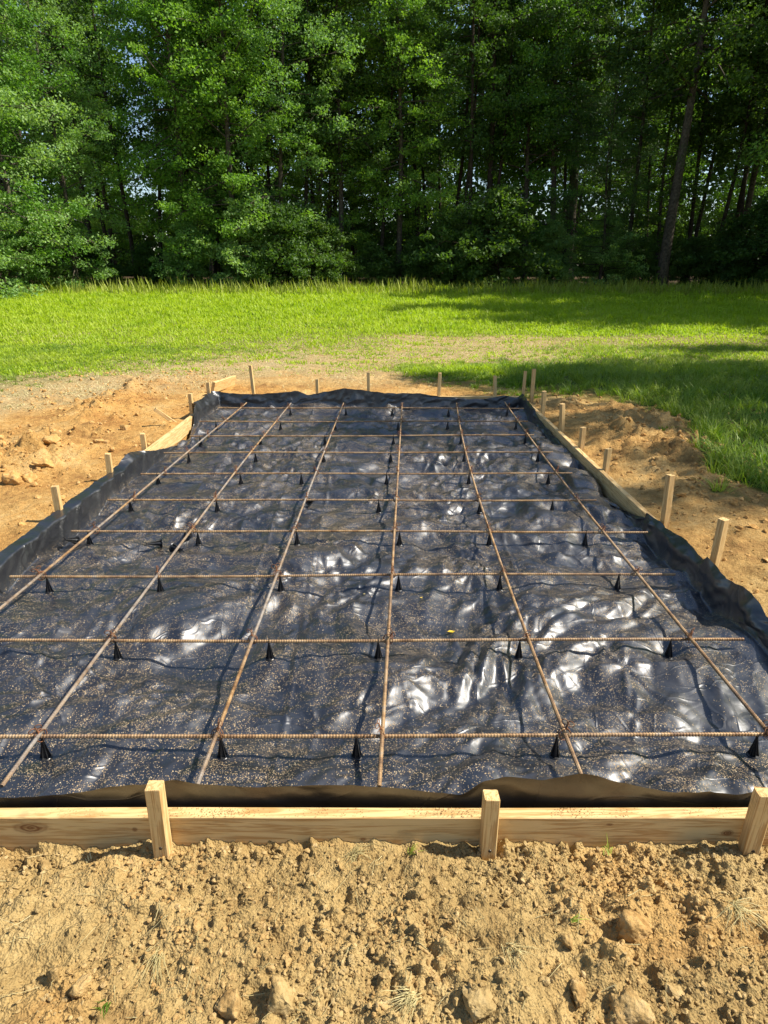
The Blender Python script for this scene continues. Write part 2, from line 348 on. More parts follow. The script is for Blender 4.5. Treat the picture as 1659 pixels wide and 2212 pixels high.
def ground_full(x, y):
    z = near_h(x, y); r = np.hypot(x, y)
    g, s_ = masks(x, y)
    dirty = (1 - g) * ss(14, 10, y)
    front = ss(1.56, 1.44, y)
    rough = np.clip(0.45 + 1.1 * fbm(x * 1.3, y * 1.3, 61, 3), 0.08, 1.3)
    left = ss(-1.9, -2.6, x); pile = np.exp(-(((x + 3.05) / 0.5)**2 + ((y - 5.3) / 0.75)**2)) + 0.8 * np.exp(-(((x + 3.2) / 0.35)**2 + ((y - 8.0) / 1.7)**2)) + 0.9 * np.exp(-(((x - 2.5) / 0.6)**2 + ((y - 6) / 1.6)**2))
    a = dirty * (0.62 * rough + pile * 1.3) * (1 - front) + front * rough
    near = r < 12; z = z.copy(); xx = x[near]; yy = y[near]; aa = a[near]; ff = front[near]
    wx = xx + 0.03 * fbm(xx * 9, yy * 9, 5, 3); wy = yy + 0.03 * fbm(xx * 9, yy * 9, 36, 3)
    z[near] += aa * (0.7 * lumps(wx, wy, 6, 3, 0.45) * (1 - 0.55 * ff) + 0.6 * lumps(wx, wy, 13, 13, 0.6) + 0.5 * lumps(wx, wy, 28, 17, 0.8) * (1 - ff) + 0.05 * fbm(xx * 4, yy * 4, 8, 5))
    nf = (y < 1.52) & (y > 0.5) & (np.abs(x) < 1.5); xx = x[nf]; yy = y[nf]; q = front[nf]
    m1 = ss(-0.25, 0.3, fbm(xx * 3.1, yy * 3.1, 71, 3))
    wx = xx + 0.011 * fbm(xx * 35, yy * 35, 25, 3); wy = yy + 0.011 * fbm(xx * 35, yy * 35, 46, 3)
    z[nf] += q * ((0.5 + 0.6 * m1) * (0.95 * lumps(wx, wy, 26, 23, 0.6) + 1.0 * lumps(wx, wy, 60, 33, 0.8)) + 0.9 * lumps(wx, wy, 120, 43) + 0.022 * fbm(xx * 14, yy * 14, 9, 5) + 0.02 * fbm(xx * 5, yy * 5, 19, 2))
    # trench under the slab
    inx = np.minimum(x - (X0 + 0.015), (X1 - 0.015) - x); iny = np.minimum(y - (Y0 + 0.012), (Y1 - 0.015) - y)
    ins = ss(-0.002, 0.012, np.minimum(inx, iny)); z = z * (1 - ins) - 0.075 * ins
    return z, g, s_
def axis(segs):
    out = [segs[0][0]]
    for a, b, d0, d1 in segs:
        v = a
        while v < b - 1e-6:
            t = (v - a) / (b - a); v = min(b, v + d0 * (1 - t) + d1 * t); out.append(v)
    return np.array(out)
xp = axis([(0, 1.25, 0.0042, 0.0042), (1.25, 1.75, 0.006, 0.02), (1.75, 5.0, 0.022, 0.03), (5, 14, 0.04, 0.3), (14, 60, 0.5, 4), (60, 600, 8, 80)])
xs = np.r_[-xp[::-1][:-1], xp]
ys = np.r_[-axis([(0, 10, 0.5, 1.5), (10, 600, 3, 90)])[::-1][:-1], axis([(0, 0.75, 0.3, 0.02), (0.75, 1.47, 0.0034, 0.0034), (1.47, 1.7, 0.006, 0.02), (1.7, 10, 0.022, 0.035), (10, 16, 0.05, 0.15), (16, 60, 0.2, 3), (60, 700, 8, 80)])]
gx, gy = np.meshgrid(xs, ys); shp = gx.shape
gzv, gg, gs = ground_full(gx.ravel(), gy.ravel())
V = np.stack([gx.ravel(), gy.ravel(), gzv], 1)
i = (np.arange(shp[0] - 1)[:, None] * shp[1] + np.arange(shp[1] - 1)[None]).ravel()
me = nmesh('ground', V, np.stack([i, i + 1, i + shp[1] + 1, i + shp[1]], 1), True)
def fattr(me, nm, v):
    a = me.attributes.new(nm, 'FLOAT', 'POINT'); a.data.foreach_set('value', np.asarray(v, np.float32))
fx, fy = gx.ravel(), gy.ravel()
clay = np.clip(ss(1.6, 2.2, fy) * (0.75 + 0.5 * fbm(fx * 0.8, fy * 0.8, 77, 3)), 0, 1); clay = np.where(fx > 1.7, clay * 0.6, clay)
clay = np.maximum(clay, 0.4 * ss(0.0, 0.5, fbm(fx * 2.2, fy * 2.2, 78, 3)) * (fy < 2))
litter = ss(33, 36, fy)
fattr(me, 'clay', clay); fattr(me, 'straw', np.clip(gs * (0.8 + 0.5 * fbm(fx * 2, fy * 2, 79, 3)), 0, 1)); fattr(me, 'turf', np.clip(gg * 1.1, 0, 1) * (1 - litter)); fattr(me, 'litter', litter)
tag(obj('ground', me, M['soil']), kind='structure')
def gz(x, y):
    x = np.atleast_1d(np.asarray(x, float)); y = np.atleast_1d(np.asarray(y, float)); return ground_full(x, y)[0]
def gz1(x, y): return float(gz(x, y)[0])

# ------------------------------------------------------------------ form boards
ZB0, ZB1 = -0.02, 0.12
def board(name, x0, x1, y0, y1, z0, z1, m, label, seed, sub=40, group='pine boards forming the slab edge'):
    """slightly wavy sawn plank, origin in its middle"""
    c = np.array([(x0 + x1) / 2, (y0 + y1) / 2, (z0 + z1) / 2]); hx, hy, hz = (x1 - x0) / 2, (y1 - y0) / 2, (z1 - z0) / 2
    alongx = hx > hy; L = hx if alongx else hy; n = sub
    t = np.linspace(-L, L, n); w = hy if alongx else hx; r = 0.003
    prof = [(-w, -hz + r), (-w, hz - r), (-w + r, hz), (w - r, hz), (w, hz - r), (w, -hz + r), (w - r, -hz), (-w + r, -hz)]
    V = []
    for k, s in enumerate(t):
        dw = 0.004 * pn(np.array([s * 0.9]), np.array([seed * 1.7]), 3)[0]; dz = 0.003 * pn(np.array([s * 1.1]), np.array([seed * 3.7]), 4)[0]
        for a, b in prof:
            V.append((s, a + dw, b + dz) if alongx else (a + dw, s, b + dz))
    F = []
    for k in range(n - 1):
        for j in range(8):
            q = (j + 1) % 8; F.append((k * 8 + j, k * 8 + q, (k + 1) * 8 + q, (k + 1) * 8 + j))
    e = (n - 1) * 8
    for b_, s in ((0, 1), (e, -1)):
        F += [(b_, b_ + 1, b_ + 2, b_ + 3)[::s], (b_ + 3, b_ + 4, b_ + 5, b_ + 6)[::s], (b_ + 6, b_ + 7, b_, b_ + 3)[::s]]
    me = nmesh(name, V, F)
    return tag(obj(name, me, m, loc=c), label, 'form board', group)
board('form_board', X0, X1, Y0, Y0 + 0.04, ZB0, ZB1, M['plankX'], 'front pine form board with soil crumbs on its top edge, nearest the viewer', 1, 80)
board('form_board', X0, X0 + 0.04, Y0 + 0.043, Y1 - 0.043, ZB0, ZB1, M['boardY'], 'left pine form board, mostly hidden under the draped black sheet', 2)
board('form_board', X1 - 0.04, X1, Y0 + 0.043, Y1 - 0.043, ZB0, ZB1, M['boardY'], 'right pine form board with its top edge bare beside the soil heap', 3)
board('form_board', X0, X1, Y1 - 0.04, Y1, ZB0, ZB1 + 0.005, M['boardX'], 'rear pine form board at the far end of the black sheet', 4)
bo = board('form_board', -0.42, 0.42, -0.019, 0.019, -0.07, 0.07, M['boardX'], 'short board end poking out past the far left corner', 5, 12)
q = Px(478, 842, -2.09); bo.location = (-2.12, q[1] + 0.3, 0.14); bo.rotation_euler = (0.25, 0.05, R(84))

# ------------------------------------------------------------------ stakes
def stake_mesh(h, w, seed):
    r2 = np.random.default_rng(seed); n = 6; zs = np.linspace(-0.25, h, n); r = 0.0025; V = []
    k = w / 2; prof = [(-k + r, -k), (k - r, -k), (k, -k + r), (k, k - r), (k - r, k), (-k + r, k), (-k, k - r), (-k, -k + r)]
    for z in zs:
        for a, b in prof: V.append((a, b, z))
    tz = r2.uniform(-0.003, 0.003, 2)
    for a, b in prof: V.append((a * 0.97, b * 0.97, h + 0.001 + tz[0] * a / k + tz[1] * b / k))
    F = []
    for q in range(n):
        for j in range(8):
            jj = (j + 1) % 8; F.append((q * 8 + j, q * 8 + jj, (q + 1) * 8 + jj, (q + 1) * 8 + j))
    e = n * 8; F += [(e, e + 1, e + 2, e + 3), (e, e + 3, e + 4, e + 7), (e + 4, e + 5, e + 6, e + 7)]
    return nmesh('stake', V, F)
def screw_mesh():
    m = MB(); an = np.arange(12) * math.pi / 6
    V = [(0, -0.0022, 0)] + [(0.0042 * math.cos(a), -0.0012, 0.0042 * math.sin(a)) for a in an] + [(0.0052 * math.cos(a), 0.0006, 0.0052 * math.sin(a)) for a in an]
    F = [(0, 1 + q, 1 + (q + 1) % 12, 1 + (q + 2) % 12) for q in range(0, 12, 2)] + [(1 + q, 13 + q, 13 + (q + 1) % 12, 1 + (q + 1) % 12) for q in range(12)]
    return nmesh('screw', V, F)
SG = 'pine stakes holding the forms'; scr = screw_mesh()
def stake(x, y, ztop, label, w=0.038, lean=(0, 0), rz=0.0, screw=None, zb=0.02, seed=0):
    o = thing('wooden_stake', (x, y, zb), label, 'stake', SG, (lean[1], lean[0], rz))
    obj('post', stake_mesh(ztop - zb, w, seed), M['stake'], o)
    if screw is not None: obj('screw', scr, M['screw'], o, (0.002, -w / 2 - 0.0006, screw - zb))
    return o
yf = Y0 - 0.0235; w = 0.042
for px0, py0, lab, sz, ln in ((327, 1709, 'front stake on the left, a square pine post leaning against the front board', 0.055, 0.01),
                          (1064, 1730, 'front stake in the middle, a shorter square pine post screwed to the front board', 0.045, 0.0),
                          (1655, 1720, 'front stake at the right edge, a square pine post twisted slightly off the board', 0.05, 0.03)):
    q = Py(px0, py0, yf - 0.02); stake(q[0] - ln * 0.1, yf - (0.006 if px0 > 1600 else 0), q[2], lab, w, (ln, 0), -0.12 if px0 > 1600 else 0.02, sz, 0.02, int(px0))
left = [(118, 1050, 'left side stake nearest the viewer, standing proud behind the draped sheet'), (231, 980, 'left side stake second from the viewer, beside the fold of black sheet'),
        (309, 937, 'left side stake beside the near end of the bare board stretch'), (410.6, 850, 'left side stake beside the far end of the bare board stretch'),
        (449, 826, 'left side stake at the far left corner by the jutting board end')]
for k, (px0, py0, lab) in enumerate(left):
    q = Px(px0, py0, X0 - 0.022); stake(q[0], q[1], q[2], lab, 0.04, (rnd.uniform(-.03, .03), rnd.uniform(-.03, .03)), rnd.uniform(-.15, .15), seed=k + 10)
rear = [(545, 789, 'tall thin stake at the rear, tallest and leftmost along the far board', -0.05), (684.6, 819, 'rear stake second from the left, short, behind the far flap', 0),
        (795.6, 804, 'rear stake third from the left, in front of the shaded grass', 0), (948.6, 806, 'rear stake fourth from the left, standing before the shaded lawn', 0.03),
        (1073, 812, 'rear stake leaning left, just left of the far right corner pair', -0.06), (1133, 802, 'left one of the two stakes side by side at the far right corner', 0.03)]
for k, (px0, py0, lab, ln) in enumerate(rear):
    q = Py(px0, py0, Y1 + 0.022); stake(q[0], q[1], q[2], lab, 0.036, (ln, rnd.uniform(-.03, .03)), rnd.uniform(-.15, .15), seed=k + 20)
q = Px(1147, 797, X1 + 0.03); stake(X1 + 0.09, Y1 - 0.06, Py(1149, 797, Y1 - 0.06)[2], 'right one of the two stakes side by side at the far right corner, the taller', 0.04, (0.0, 0.02), seed=31)
right = [(1174.5, 845, 'right side stake farthest back, just in front of the corner pair', 7.15), (1214, 872, 'right side stake second from the far corner, beside the shaded soil heap', 6.36),
         (1258.5, 923, 'right side stake third from the far corner, short, beside the soil heap', 5.76), (1312, 969, 'right side stake where the sunlight begins, third from the viewer', 5.12),
         (1447, 1025, 'tall right side stake with blunt top, second from the viewer', 4.04), (1560, 1120, 'right side stake nearest the viewer, beside the crumpled sheet edge', 3.45)]
for k, (px0, py0, lab, zc) in enumerate(right):
    yb = (zc - 1.475 * st) / ct; q = Py(px0, py0, yb); x = X1 + 0.024
    stake(x, yb, q[2], lab, 0.04, ((q[0] - x) / 0.3 * 0.8, rnd.uniform(-.03, .03)), rnd.uniform(.2, .5), seed=k + 40)
o = stake(-2.22, 6.55, 0.22, 'short pale stake lying aslant in the clay left of the bare board', 0.038, seed=60); o.rotation_euler = (0.15, R(-48), 0.4); o.location = (-2.2, 6.75, 0.10)

# ------------------------------------------------------------------ black sheet
ZR = 0.088; ZV = 0.1015; RR = 0.0066
rows_px = [((-420, 1596), (1668, 1585)), ((-240, 1385), (1607, 1381)), ((7.5, 1246), (1459, 1240)), ((154, 1147.5), (1398.5, 1149)), ((231.5, 1079.6), (1288.5, 1081)),
           ((304, 1023), (1236, 1023)), ((354, 978), (1193.5, 977)), ((410, 943), (1153.5, 939.5)), ((431, 910.7), (1140.5, 910)), ((471, 881), (1132, 882))]
chairs = [[95, 478, 770, 1202, 1635], [252, 582, 817, 1122, 1449], [107, 346, 606, 861, 1081, 1338], [191, 427, 641, 863, 1057, 1264], [280, 468, 818, 1036, 1193],
          [341, 520, 651, 835, 1013, 1185], [408, 552, 699, 844, 1003, 1162], [434, 563, 702, 850, 996, 1136], [467, 606, 724, 860, 967, 1115], [627, 747, 847, 969, 1095]]
CHP = []
for i_, xs_ in enumerate(chairs):
    A_, B_ = P(*rows_px[i_][0], ZR), P(*rows_px[i_][1], ZR)
    for px0 in xs_:
        y_ = (A_[1] + B_[1]) / 2; zc_ = y_ * ct + (1.575 - 0.05) * st; CHP.append(((px0 - 829.5) / FPX * zc_, y_))
rs_ = np.random.default_rng(3); STARS = [(rs_.uniform(-2, 1.65), 1.5 + 6.5 * rs_.random()**1.3, rs_.uniform(0.09, 0.24), rs_.uniform(0, 6.28), rs_.integers(4, 9)) for _ in range(95)]
def sheet_h(x, y):
    w1 = pn(x * 1.1, y * 1.1, 101) * 0.25; w2 = pn(x * 1.1 + 9, y * 1.1, 102) * 0.25
    X, Y = x + w1, y + w2
    def lin(a, f1, f2, s, wv=0.35):                          # flat facets meeting in sharp creases
        c, s_ = math.cos(a), math.sin(a); u = (X * c + Y * s_) * f1; v = (-X * s_ + Y * c) * f2
        u = u + wv * pn(u * 0.45, v * 0.45, s + 1) + 0.5 * v; v = v + wv * pn(u * 0.45 + 5, v * 0.45, s + 2)
        iu, iv = np.floor(u), np.floor(v); p_, q_ = u - iu, v - iv
        v00, v10, v01, v11 = _h(iu, iv, s), _h(iu + 1, iv, s), _h(iu, iv + 1, s), _h(iu + 1, iv + 1, s)
        return np.where(p_ > q_, v00 * (1 - p_) + v10 * (p_ - q_) + v11 * q_, v00 * (1 - q_) + v01 * (q_ - p_) + v11 * p_) - 0.5
    def rdg(a, f1, f2, s, e):
        c, s_ = math.cos(a), math.sin(a); n_ = pn((X * c + Y * s_) * f1, (-X * s_ + Y * c) * f2, s); return np.sqrt(n_ * n_ + e * e)
    am = 0.55 + 0.9 * np.clip(0.5 + pn(x * 0.8, y * 0.8, 110), 0, 1)
    h = 0.022 * fbm(x * 0.9, y * 0.9, 103, 2) + 0.070 * lin(0.4, 2.6, 1.7, 140) + am * (0.066 * lin(1.9, 5.2, 2.9, 150) + 0.046 * lin(1.1, 8.5, 4.2, 160) + 0.038 * lin(2.7, 14, 5.5, 170))
    h = h + am * (0.016 * lin(0.2, 24, 10, 180) + 0.006 * lin(2.0, 42, 20, 185)) - 0.022 * rdg(1.0, 2.2, 0.9, 106, 0.02) - 0.014 * rdg(0.2, 5.0, 1.3, 108, 0.015) + 0.012
    for (cx_, cy_, rr_, ph, nn_) in STARS:                  # puckers radiating from where the sheet is pinched
        w_ = np.abs(x - cx_) < rr_ * 2.6; w_ &= np.abs(y - cy_) < rr_ * 2.6
        if w_.any():
            dx_, dy_ = x[w_] - cx_, y[w_] - cy_; r_ = np.hypot(dx_, dy_); th = np.arctan2(dy_, dx_); q_ = np.abs(np.sin(nn_ * 0.5 * th + ph + 0.8 * np.sin(th * 2 + ph)))
            h[w_] += 0.13 * rr_ * np.exp(-(r_ / rr_)**2 * 0.8) * (1 - q_**0.6) * r_ / (r_ + 0.02)
    for cx_, cy_ in CHP:                                   # the bar supports press the sheet flat
        w_ = (np.abs(x - cx_) < 0.2) & (np.abs(y - cy_) < 0.2)
        if w_.any():
            r_ = np.hypot(x[w_] - cx_, y[w_] - cy_); f_ = np.exp(-(r_ / 0.075)**2); h[w_] = h[w_] * (1 - f_) + 0.002 * f_
    # straight factory folds
    for (a, b, c, amp, wd) in ((1.0, 0.03, 0.60, 0.011, 0.010), (1.0, 0.02, 0.33, 0.009, 0.010), (1.0, -0.03, -0.62, 0.009, 0.010), (0.04, 1.0, -3.1, 0.009, 0.012), (0.0, 1.0, -5.2, 0.009, 0.012), (1.0, 0.02, 1.3, 0.008, 0.010)):
        d = (a * x + b * y + c) / wd; h = h + amp * np.exp(-d * d) * ss(-0.5, 0.1, pn(x * 0.8, y * 0.8, int(c * 10) & 255))
    # folded-back flap along the bare right board
    rx = 1.43 + 0.03 * np.sin(y * 3.1) + 0.02 * np.sin(y * 7.7); f = ss(4.5, 4.8, y) * ss(7.3, 6.9, y)
    d = x - rx; h = h + f * 0.055 * np.where(d < 0, ss(-0.03, 0, d), ss(0.22, 0, d))
    return np.where(h > 0.045, 0.045 + (h - 0.045) * 0.5, np.where(h < -0.035, -0.035 + (h + 0.035) * 0.4, h))
# inner rectangle of the sheet floor
IX0, IX1, IY0, IY1 = X0 + 0.075, X1 - 0.075, Y0 + 0.062, Y1 - 0.075
sx = np.linspace(IX0, IX1, 380)
sy = axis([(IY0, 4.0, 0.0085, 0.012), (4.0, IY1, 0.012, 0.022)])
nx, ny = len(sx), len(sy); ax, ay = np.meshgrid(sx, sy); ah = sheet_h(ax.ravel(), ay.ravel()).reshape(ax.shape)
SV = np.stack([ax, ay, ah], -1).reshape(-1, 3); ii = (np.arange(ny - 1)[:, None] * nx + np.arange(nx - 1)[None]).ravel()
SF = [np.stack([ii, ii + 1, ii + nx + 1, ii + nx], 1)]
# ring of boundary vertices, counter-clockwise from front left
ring = [k for k in range(nx)] + [r * nx + nx - 1 for r in range(1, ny)] + [(ny - 1) * nx + k for k in range(nx - 2, -1, -1)] + [r * nx for r in range(ny - 2, 0, -1)]
ring = np.array(ring); RB = SV[ring]
# free edge of the sheet, side by side
fr = [(-200, 1722), (0, 1725), (90, 1722), (220, 1703), (370, 1687), (462, 1695), (520, 1703), (722, 1695), (850, 1700), (930, 1712), (1000, 1718), (1020, 1705), (1045, 1686), (1110, 1676), (1140, 1679), (1170, 1682), (1255, 1671), (1295, 1678), (1380, 1703), (1477, 1711), (1598, 1716), (1656, 1705), (1800, 1695)]
FT = np.array([Py(a, b, Y0 + 0.052 + 0.006 * math.sin(a * 0.013)) for a, b in fr])
rt = [(1900, 1520, 1.70), (1760, 1400, 1.68), (1659, 1330, 1.67), (1635, 1292, 1.665), (1609, 1268, 1.66), (1585, 1262, 1.655), (1570, 1243, 1.66), (1529, 1203, 1.65), (1520, 1210, 1.66), (1480, 1165, 1.665), (1429, 1133, 1.665), (1395, 1120, 1.645), (1340, 1100, 1.60), (1300, 1078, 1.56), (1270, 1070, 1.52), (1252, 1062, 1.50)]
RT = np.array([Px(a, b, c) for a, b, c in rt])
RT2 = np.array([(1.635, 4.95, 0.045), (1.64, 5.4, 0.05), (1.643, 6.2, 0.06), (1.645, 6.9, 0.075), (1.645, 7.3, 0.12), (1.66, 7.75, 0.17)])
RT = np.concatenate([[(1.72, 1.5, 0.15)], RT, RT2])
rr = [(1143.5, 852), (1129.5, 864), (1087, 853), (1039.5, 863), (945, 855), (905, 849), (829.5, 848), (745, 838), (700, 846), (665, 853), (645, 843), (600, 848), (551, 851), (500, 849), (462.6, 845)]
AT = np.array([Py(a, b, Y1 - 0.03 + 0.015 * math.sin(a * 0.05)) for a, b in rr])
lf = [(462.6, 845, -2.03), (440, 862, -2.03), (420, 873, -2.0), (415, 943, -1.985), (408, 954, -1.97), (390, 960, -1.97), (340, 972, -1.99), (285, 978, -2.02), (262, 993, -2.06), (252, 1010, -2.085), (235, 1028, -2.08), (210, 1044, -2.08), (175, 1063, -2.08), (140, 1088, -2.08), (112, 1108, -2.08), (50, 1158, -2.08), (0, 1195, -2.08), (-120, 1290, -2.08), (-330, 1460, -2.09)]
LT = np.array([Px(a, b, c) for a, b, c in lf]); LT = np.concatenate([LT, [(-2.08, 1.5, 0.15)]])
LT[:, 1] = np.minimum(LT[:, 1], Y1 - 0.03); LT = LT[np.argsort(-LT[:, 1])]
RT = RT[np.argsort(RT[:, 1])]
TOP = np.zeros_like(RB); nR = len(ring)
for k in range(nR):
    x, y, _ = RB[k]
    if k < nx: i_ = np.interp(x, FT[:, 0], np.arange(len(FT))); T = [np.interp(x, FT[:, 0], FT[:, c]) for c in range(3)]; T[0] = x
    elif k < nx + ny - 1: T = [np.interp(y, RT[:, 1], RT[:, c]) for c in range(3)]; T[1] = y
    elif k < nx + ny - 1 + nx - 1:
        A = AT[::-1]; T = [np.interp(x, A[:, 0], A[:, c]) for c in range(3)]; T[0] = x
    else:
        A = LT[::-1]; T = [np.interp(y, A[:, 1], A[:, c]) for c in range(3)]; T[1] = y
    TOP[k] = T
# ease the corners, then roughen the edge and add vertical pleats
idx = np.arange(nR); sR = (idx >= nx) & (idx < nx + ny - 1); sB = (idx >= nx + ny - 1) & (idx < nx + ny + nx - 2); sL = idx >= nx + ny + nx - 2; sF = idx < nx
K = 18; s_arc = np.r_[0, np.cumsum(np.linalg.norm(np.diff(RB, axis=0), axis=1))]
for _ in range(2): TOP = (np.roll(TOP, 1, 0) + 2 * TOP + np.roll(TOP, -1, 0)) / 4
nrm = np.zeros_like(RB); nrm[:nx, 1] = -1; nrm[nx:nx + ny - 1, 0] = 1; nrm[nx + ny - 1:nx + ny + nx - 2, 1] = 1; nrm[nx + ny + nx - 2:, 0] = -1
MID = RB + (TOP - RB) * 0.66
over = sL & (TOP[:, 0] < X0 + 0.045); MID[over, 0] = X0 + 0.052; MID[over, 2] = 0.126; TOP[over, 2] = np.maximum(TOP[over, 2], 0.134); TOP[over, 0] = np.minimum(TOP[over, 0], X0 - 0.012)
over = sR & (TOP[:, 0] > X1 - 0.062) & (TOP[:, 2] > 0.10); MID[over, 0] = X1 - 0.056; MID[over, 2] = 0.115; TOP[over, 2] = np.maximum(TOP[over, 2], 0.140)
MID[sB, 1] = Y1 - 0.058; MID[sB, 2] = 0.10; TOP[sB, 1] = Y1 - 0.052
edge_j = 0.005 * fbm(s_arc * 14, s_arc * 0, 121, 3) + 0.010 * fbm(s_arc * 3.0, s_arc * 0, 120, 4); TOP[:, 2] += edge_j
rings = [ring]; allV = [SV]; cnt = len(SV)
isfront = (np.arange(nR) < nx)
for k in range(1, K + 1):
    t = k / K; tz = t**1.05; tx = 1 - (1 - t)**2.2                 # climbs up the board: floor curves outwards then up
    W = RB.copy()
    q1 = min(1, t / 0.66); q2 = max(0, (t - 0.66) / 0.34)
    W = RB + (MID - RB) * np.array([1 - (1 - q1)**2.2, 1 - (1 - q1)**2.2, q1**1.25]) + (TOP - MID) * q2
    # front: down against the board first, flap leans back in
    W[isfront, 1] = RB[isfront, 1] * (1 - t) + TOP[isfront, 1] * t + 0.006 * math.sin(math.pi * t)
    am = 0.017 * math.sin(math.pi * min(t * 1.0, 1) * 0.75)
    pl = fbm(s_arc * 5.5 + t * 0.8, np.full(nR, t * 1.3), 130, 3) * 1.4 + 0.9 * np.abs(pn(s_arc * 2.6 - t, np.full(nR, t), 133)) + 0.9 * (0.3 - np.sqrt(np.abs(pn(s_arc * 4.2 + t * 1.1, np.full(nR, t * 0.8), 137)))) 
    side = np.where(sR, 1.5, np.where(isfront, 0.4, 1.25))
    W -= nrm * (am * np.maximum(pl, -0.15) * side)[:, None]
    W[:, 2] += am * 0.5 * pn(s_arc * 7, np.full(nR, t * 2), 135)
    allV.append(W); new = np.arange(nR) + cnt; cnt += nR; old = rings[-1]
    SF.append(np.stack([old, new, np.roll(new, -1), np.roll(old, -1)], 1)); rings.append(new)
me = nmesh('plastic_sheet', np.concatenate(allV), np.concatenate(SF), True)
fv = np.zeros(cnt); fv[:nx * ny] = 1; fv[rings[1]] = 0.9; fv[rings[2]] = 0.7; fv[rings[3]] = 0.45; fv[rings[4]] = 0.25; fv[rings[5]] = 0.1; fv[rings[0]] = 1
for rg in rings[3:]: fv[rg[:nx]] = 0.05
fattr(me, 'floor', fv)
tag(obj('plastic_sheet', me, M['sheet']), 'crumpled glossy black plastic sheet lining the form, splashed with dried mud', 'plastic sheet')

# ------------------------------------------------------------------ steel bars
ZR = 0.088; ZV = 0.1015; RR = 0.0066
def rebar_mesh(path, seed):
    d = np.r_[0, np.cumsum(np.linalg.norm(np.diff(path, axis=0), axis=1))]; L = d[-1]; pitch = 0.0105
    n = int(L / pitch); s = []; r = []
    for k in range(n):
        for o_, q in ((0, 0), (0.38, 0), (0.5, 1), (0.82, 1)): s.append((k + o_) * pitch); r.append(RR * (0.93 if q == 0 else 1.13))
    s.append(L); r.append(RR); s = np.array(s); p = np.stack([np.interp(s, d, path[:, c]) for c in range(3)], 1)
    V, F = tube(p, r, 8); return nmesh('rebar', V, F, False)
ordn = ['nearest', 'second nearest', 'third nearest', 'fourth nearest', 'fifth nearest', 'sixth nearest', 'fourth farthest', 'third farthest', 'second farthest', 'farthest']
mids = {2: (840, 1240.5), 3: (848, 1144.5), 4: (800, 1078)}
ROWS = []
for k, (a, b) in enumerate(rows_px):
    A, B = P(*a, ZR), P(*b, ZR); A[0] = max(A[0], X0 + 0.13); B[0] = min(B[0], X1 - 0.10)
    if k < 2: A[1] += 0.0
    Lr = np.linspace(0, 1, 30)[:, None]; path = A + (B - A) * Lr; path[:, 2] += 0.0025 * np.sin(Lr[:, 0] * 9 + k); path[:, 1] += 0.004 * np.sin(Lr[:, 0] * 5 + k * 2)
    ROWS.append(path); c = path.mean(0)
    tag(obj('rebar', rebar_mesh(path - c, k), M['rust'], loc=c), 'ribbed rusty steel bar laid left to right, the %s of the ten' % ordn[k], 'rebar', 'steel bars laid left to right')
verts_px = [[(-330, 1590), (25, 1295), (200, 1148), (532.6, 869.8)], [(-25, 1745), (0, 1712), (82, 1580), (240, 1371), (345, 1240), (628.6, 871)], [(424, 1712), (465, 1588), (545, 1382), (595, 1238), (640, 1138), (742, 871)],
            [(825, 1712), (829, 1588), (838, 1382), (843, 1240), (848, 1145), (869.6, 871)], [(1254, 1678), (1222, 1580), (1143, 1379), (1087, 1238), (1057, 1145), (986, 870)],
            [(1740, 1680), (1655, 1573), (1495, 1378), (1372, 1235), (1297, 1148), (1202, 1018), (1090, 868)]]
vord = ['leftmost', 'second from the left', 'third from the left', 'fourth from the left', 'fifth from the left', 'rightmost']
COLS = []
for k, pts in enumerate(verts_px):
    pw = np.array([P(a, b, ZV) for a, b in pts]); cf = np.polyfit(pw[:, 1], pw[:, 0], 2 if k != 3 else 1); yy = np.linspace(max(pw[:, 1].min(), Y0 + 0.14), pw[:, 1].max(), 40)
    path = np.stack([np.polyval(cf, yy), yy, yy * 0], 1); path[:, 2] = ZV + 0.002 * np.sin(np.linspace(0, 12, 40) + k); COLS.append(path); c = path.mean(0)
    tag(obj('rebar', rebar_mesh(path - c, k + 20), M['rustg'] if k in (0, 1, 2) else M['rust'], loc=c), 'long steel bar running away from the viewer, %s of the six' % vord[k], 'rebar', 'steel bars running away from the viewer')

# ------------------------------------------------------------------ wire ties at the crossings
def tie_mesh(seed):
    r2 = np.random.default_rng(seed); m = MB(); wr = 0.00115
    for off in (-0.004, 0.004):
        t = np.linspace(0, 2 * math.pi, 22); a = R(40)
        x = 0.0155 * np.cos(t); z = 0.0152 * np.sin(t)
        V, F = tube(np.stack([x * math.cos(a) - off * math.sin(a), x * math.sin(a) + off * math.cos(a), z], 1), wr, 5, False); m.add(V, F)
    # twisted pigtail ending in two curls
    for ph in (0, math.pi):
        t = np.linspace(0, 1, 26); p = np.stack([0.0022 * np.cos(t * 14 + ph), 0.0022 * np.sin(t * 14 + ph), 0.012 + 0.02 * t], 1)
        u = np.linspace(0, 5.4, 18); dr = 1 if ph == 0 else -1; rr_ = 0.0085
        q = p[-1] + np.stack([dr * (rr_ - rr_ * np.cos(u)) * 0.9, 0.004 * np.sin(u * 0.5), rr_ * np.sin(u) * 0.8], 1)
        V, F = tube(np.concatenate([p, q[1:]]) * np.array([1, 1, 1]), wr, 5, False); m.add(V, F)
    V, F = tube(np.array([(-0.012, 0.004, 0.0145), (-0.004, 0.001, 0.0155), (0, 0, 0.0155), (0.004, -0.001, 0.0155), (0.012, -0.004, 0.0145)]), wr, 5, False); m.add(V, F)
    return m.mesh('wire_tie', True)
ties = [tie_mesh(k) for k in range(3)]
rn = ['nearest', 'second', 'third', 'fourth', 'fifth', 'sixth', 'seventh', 'eighth', 'ninth', 'farthest']
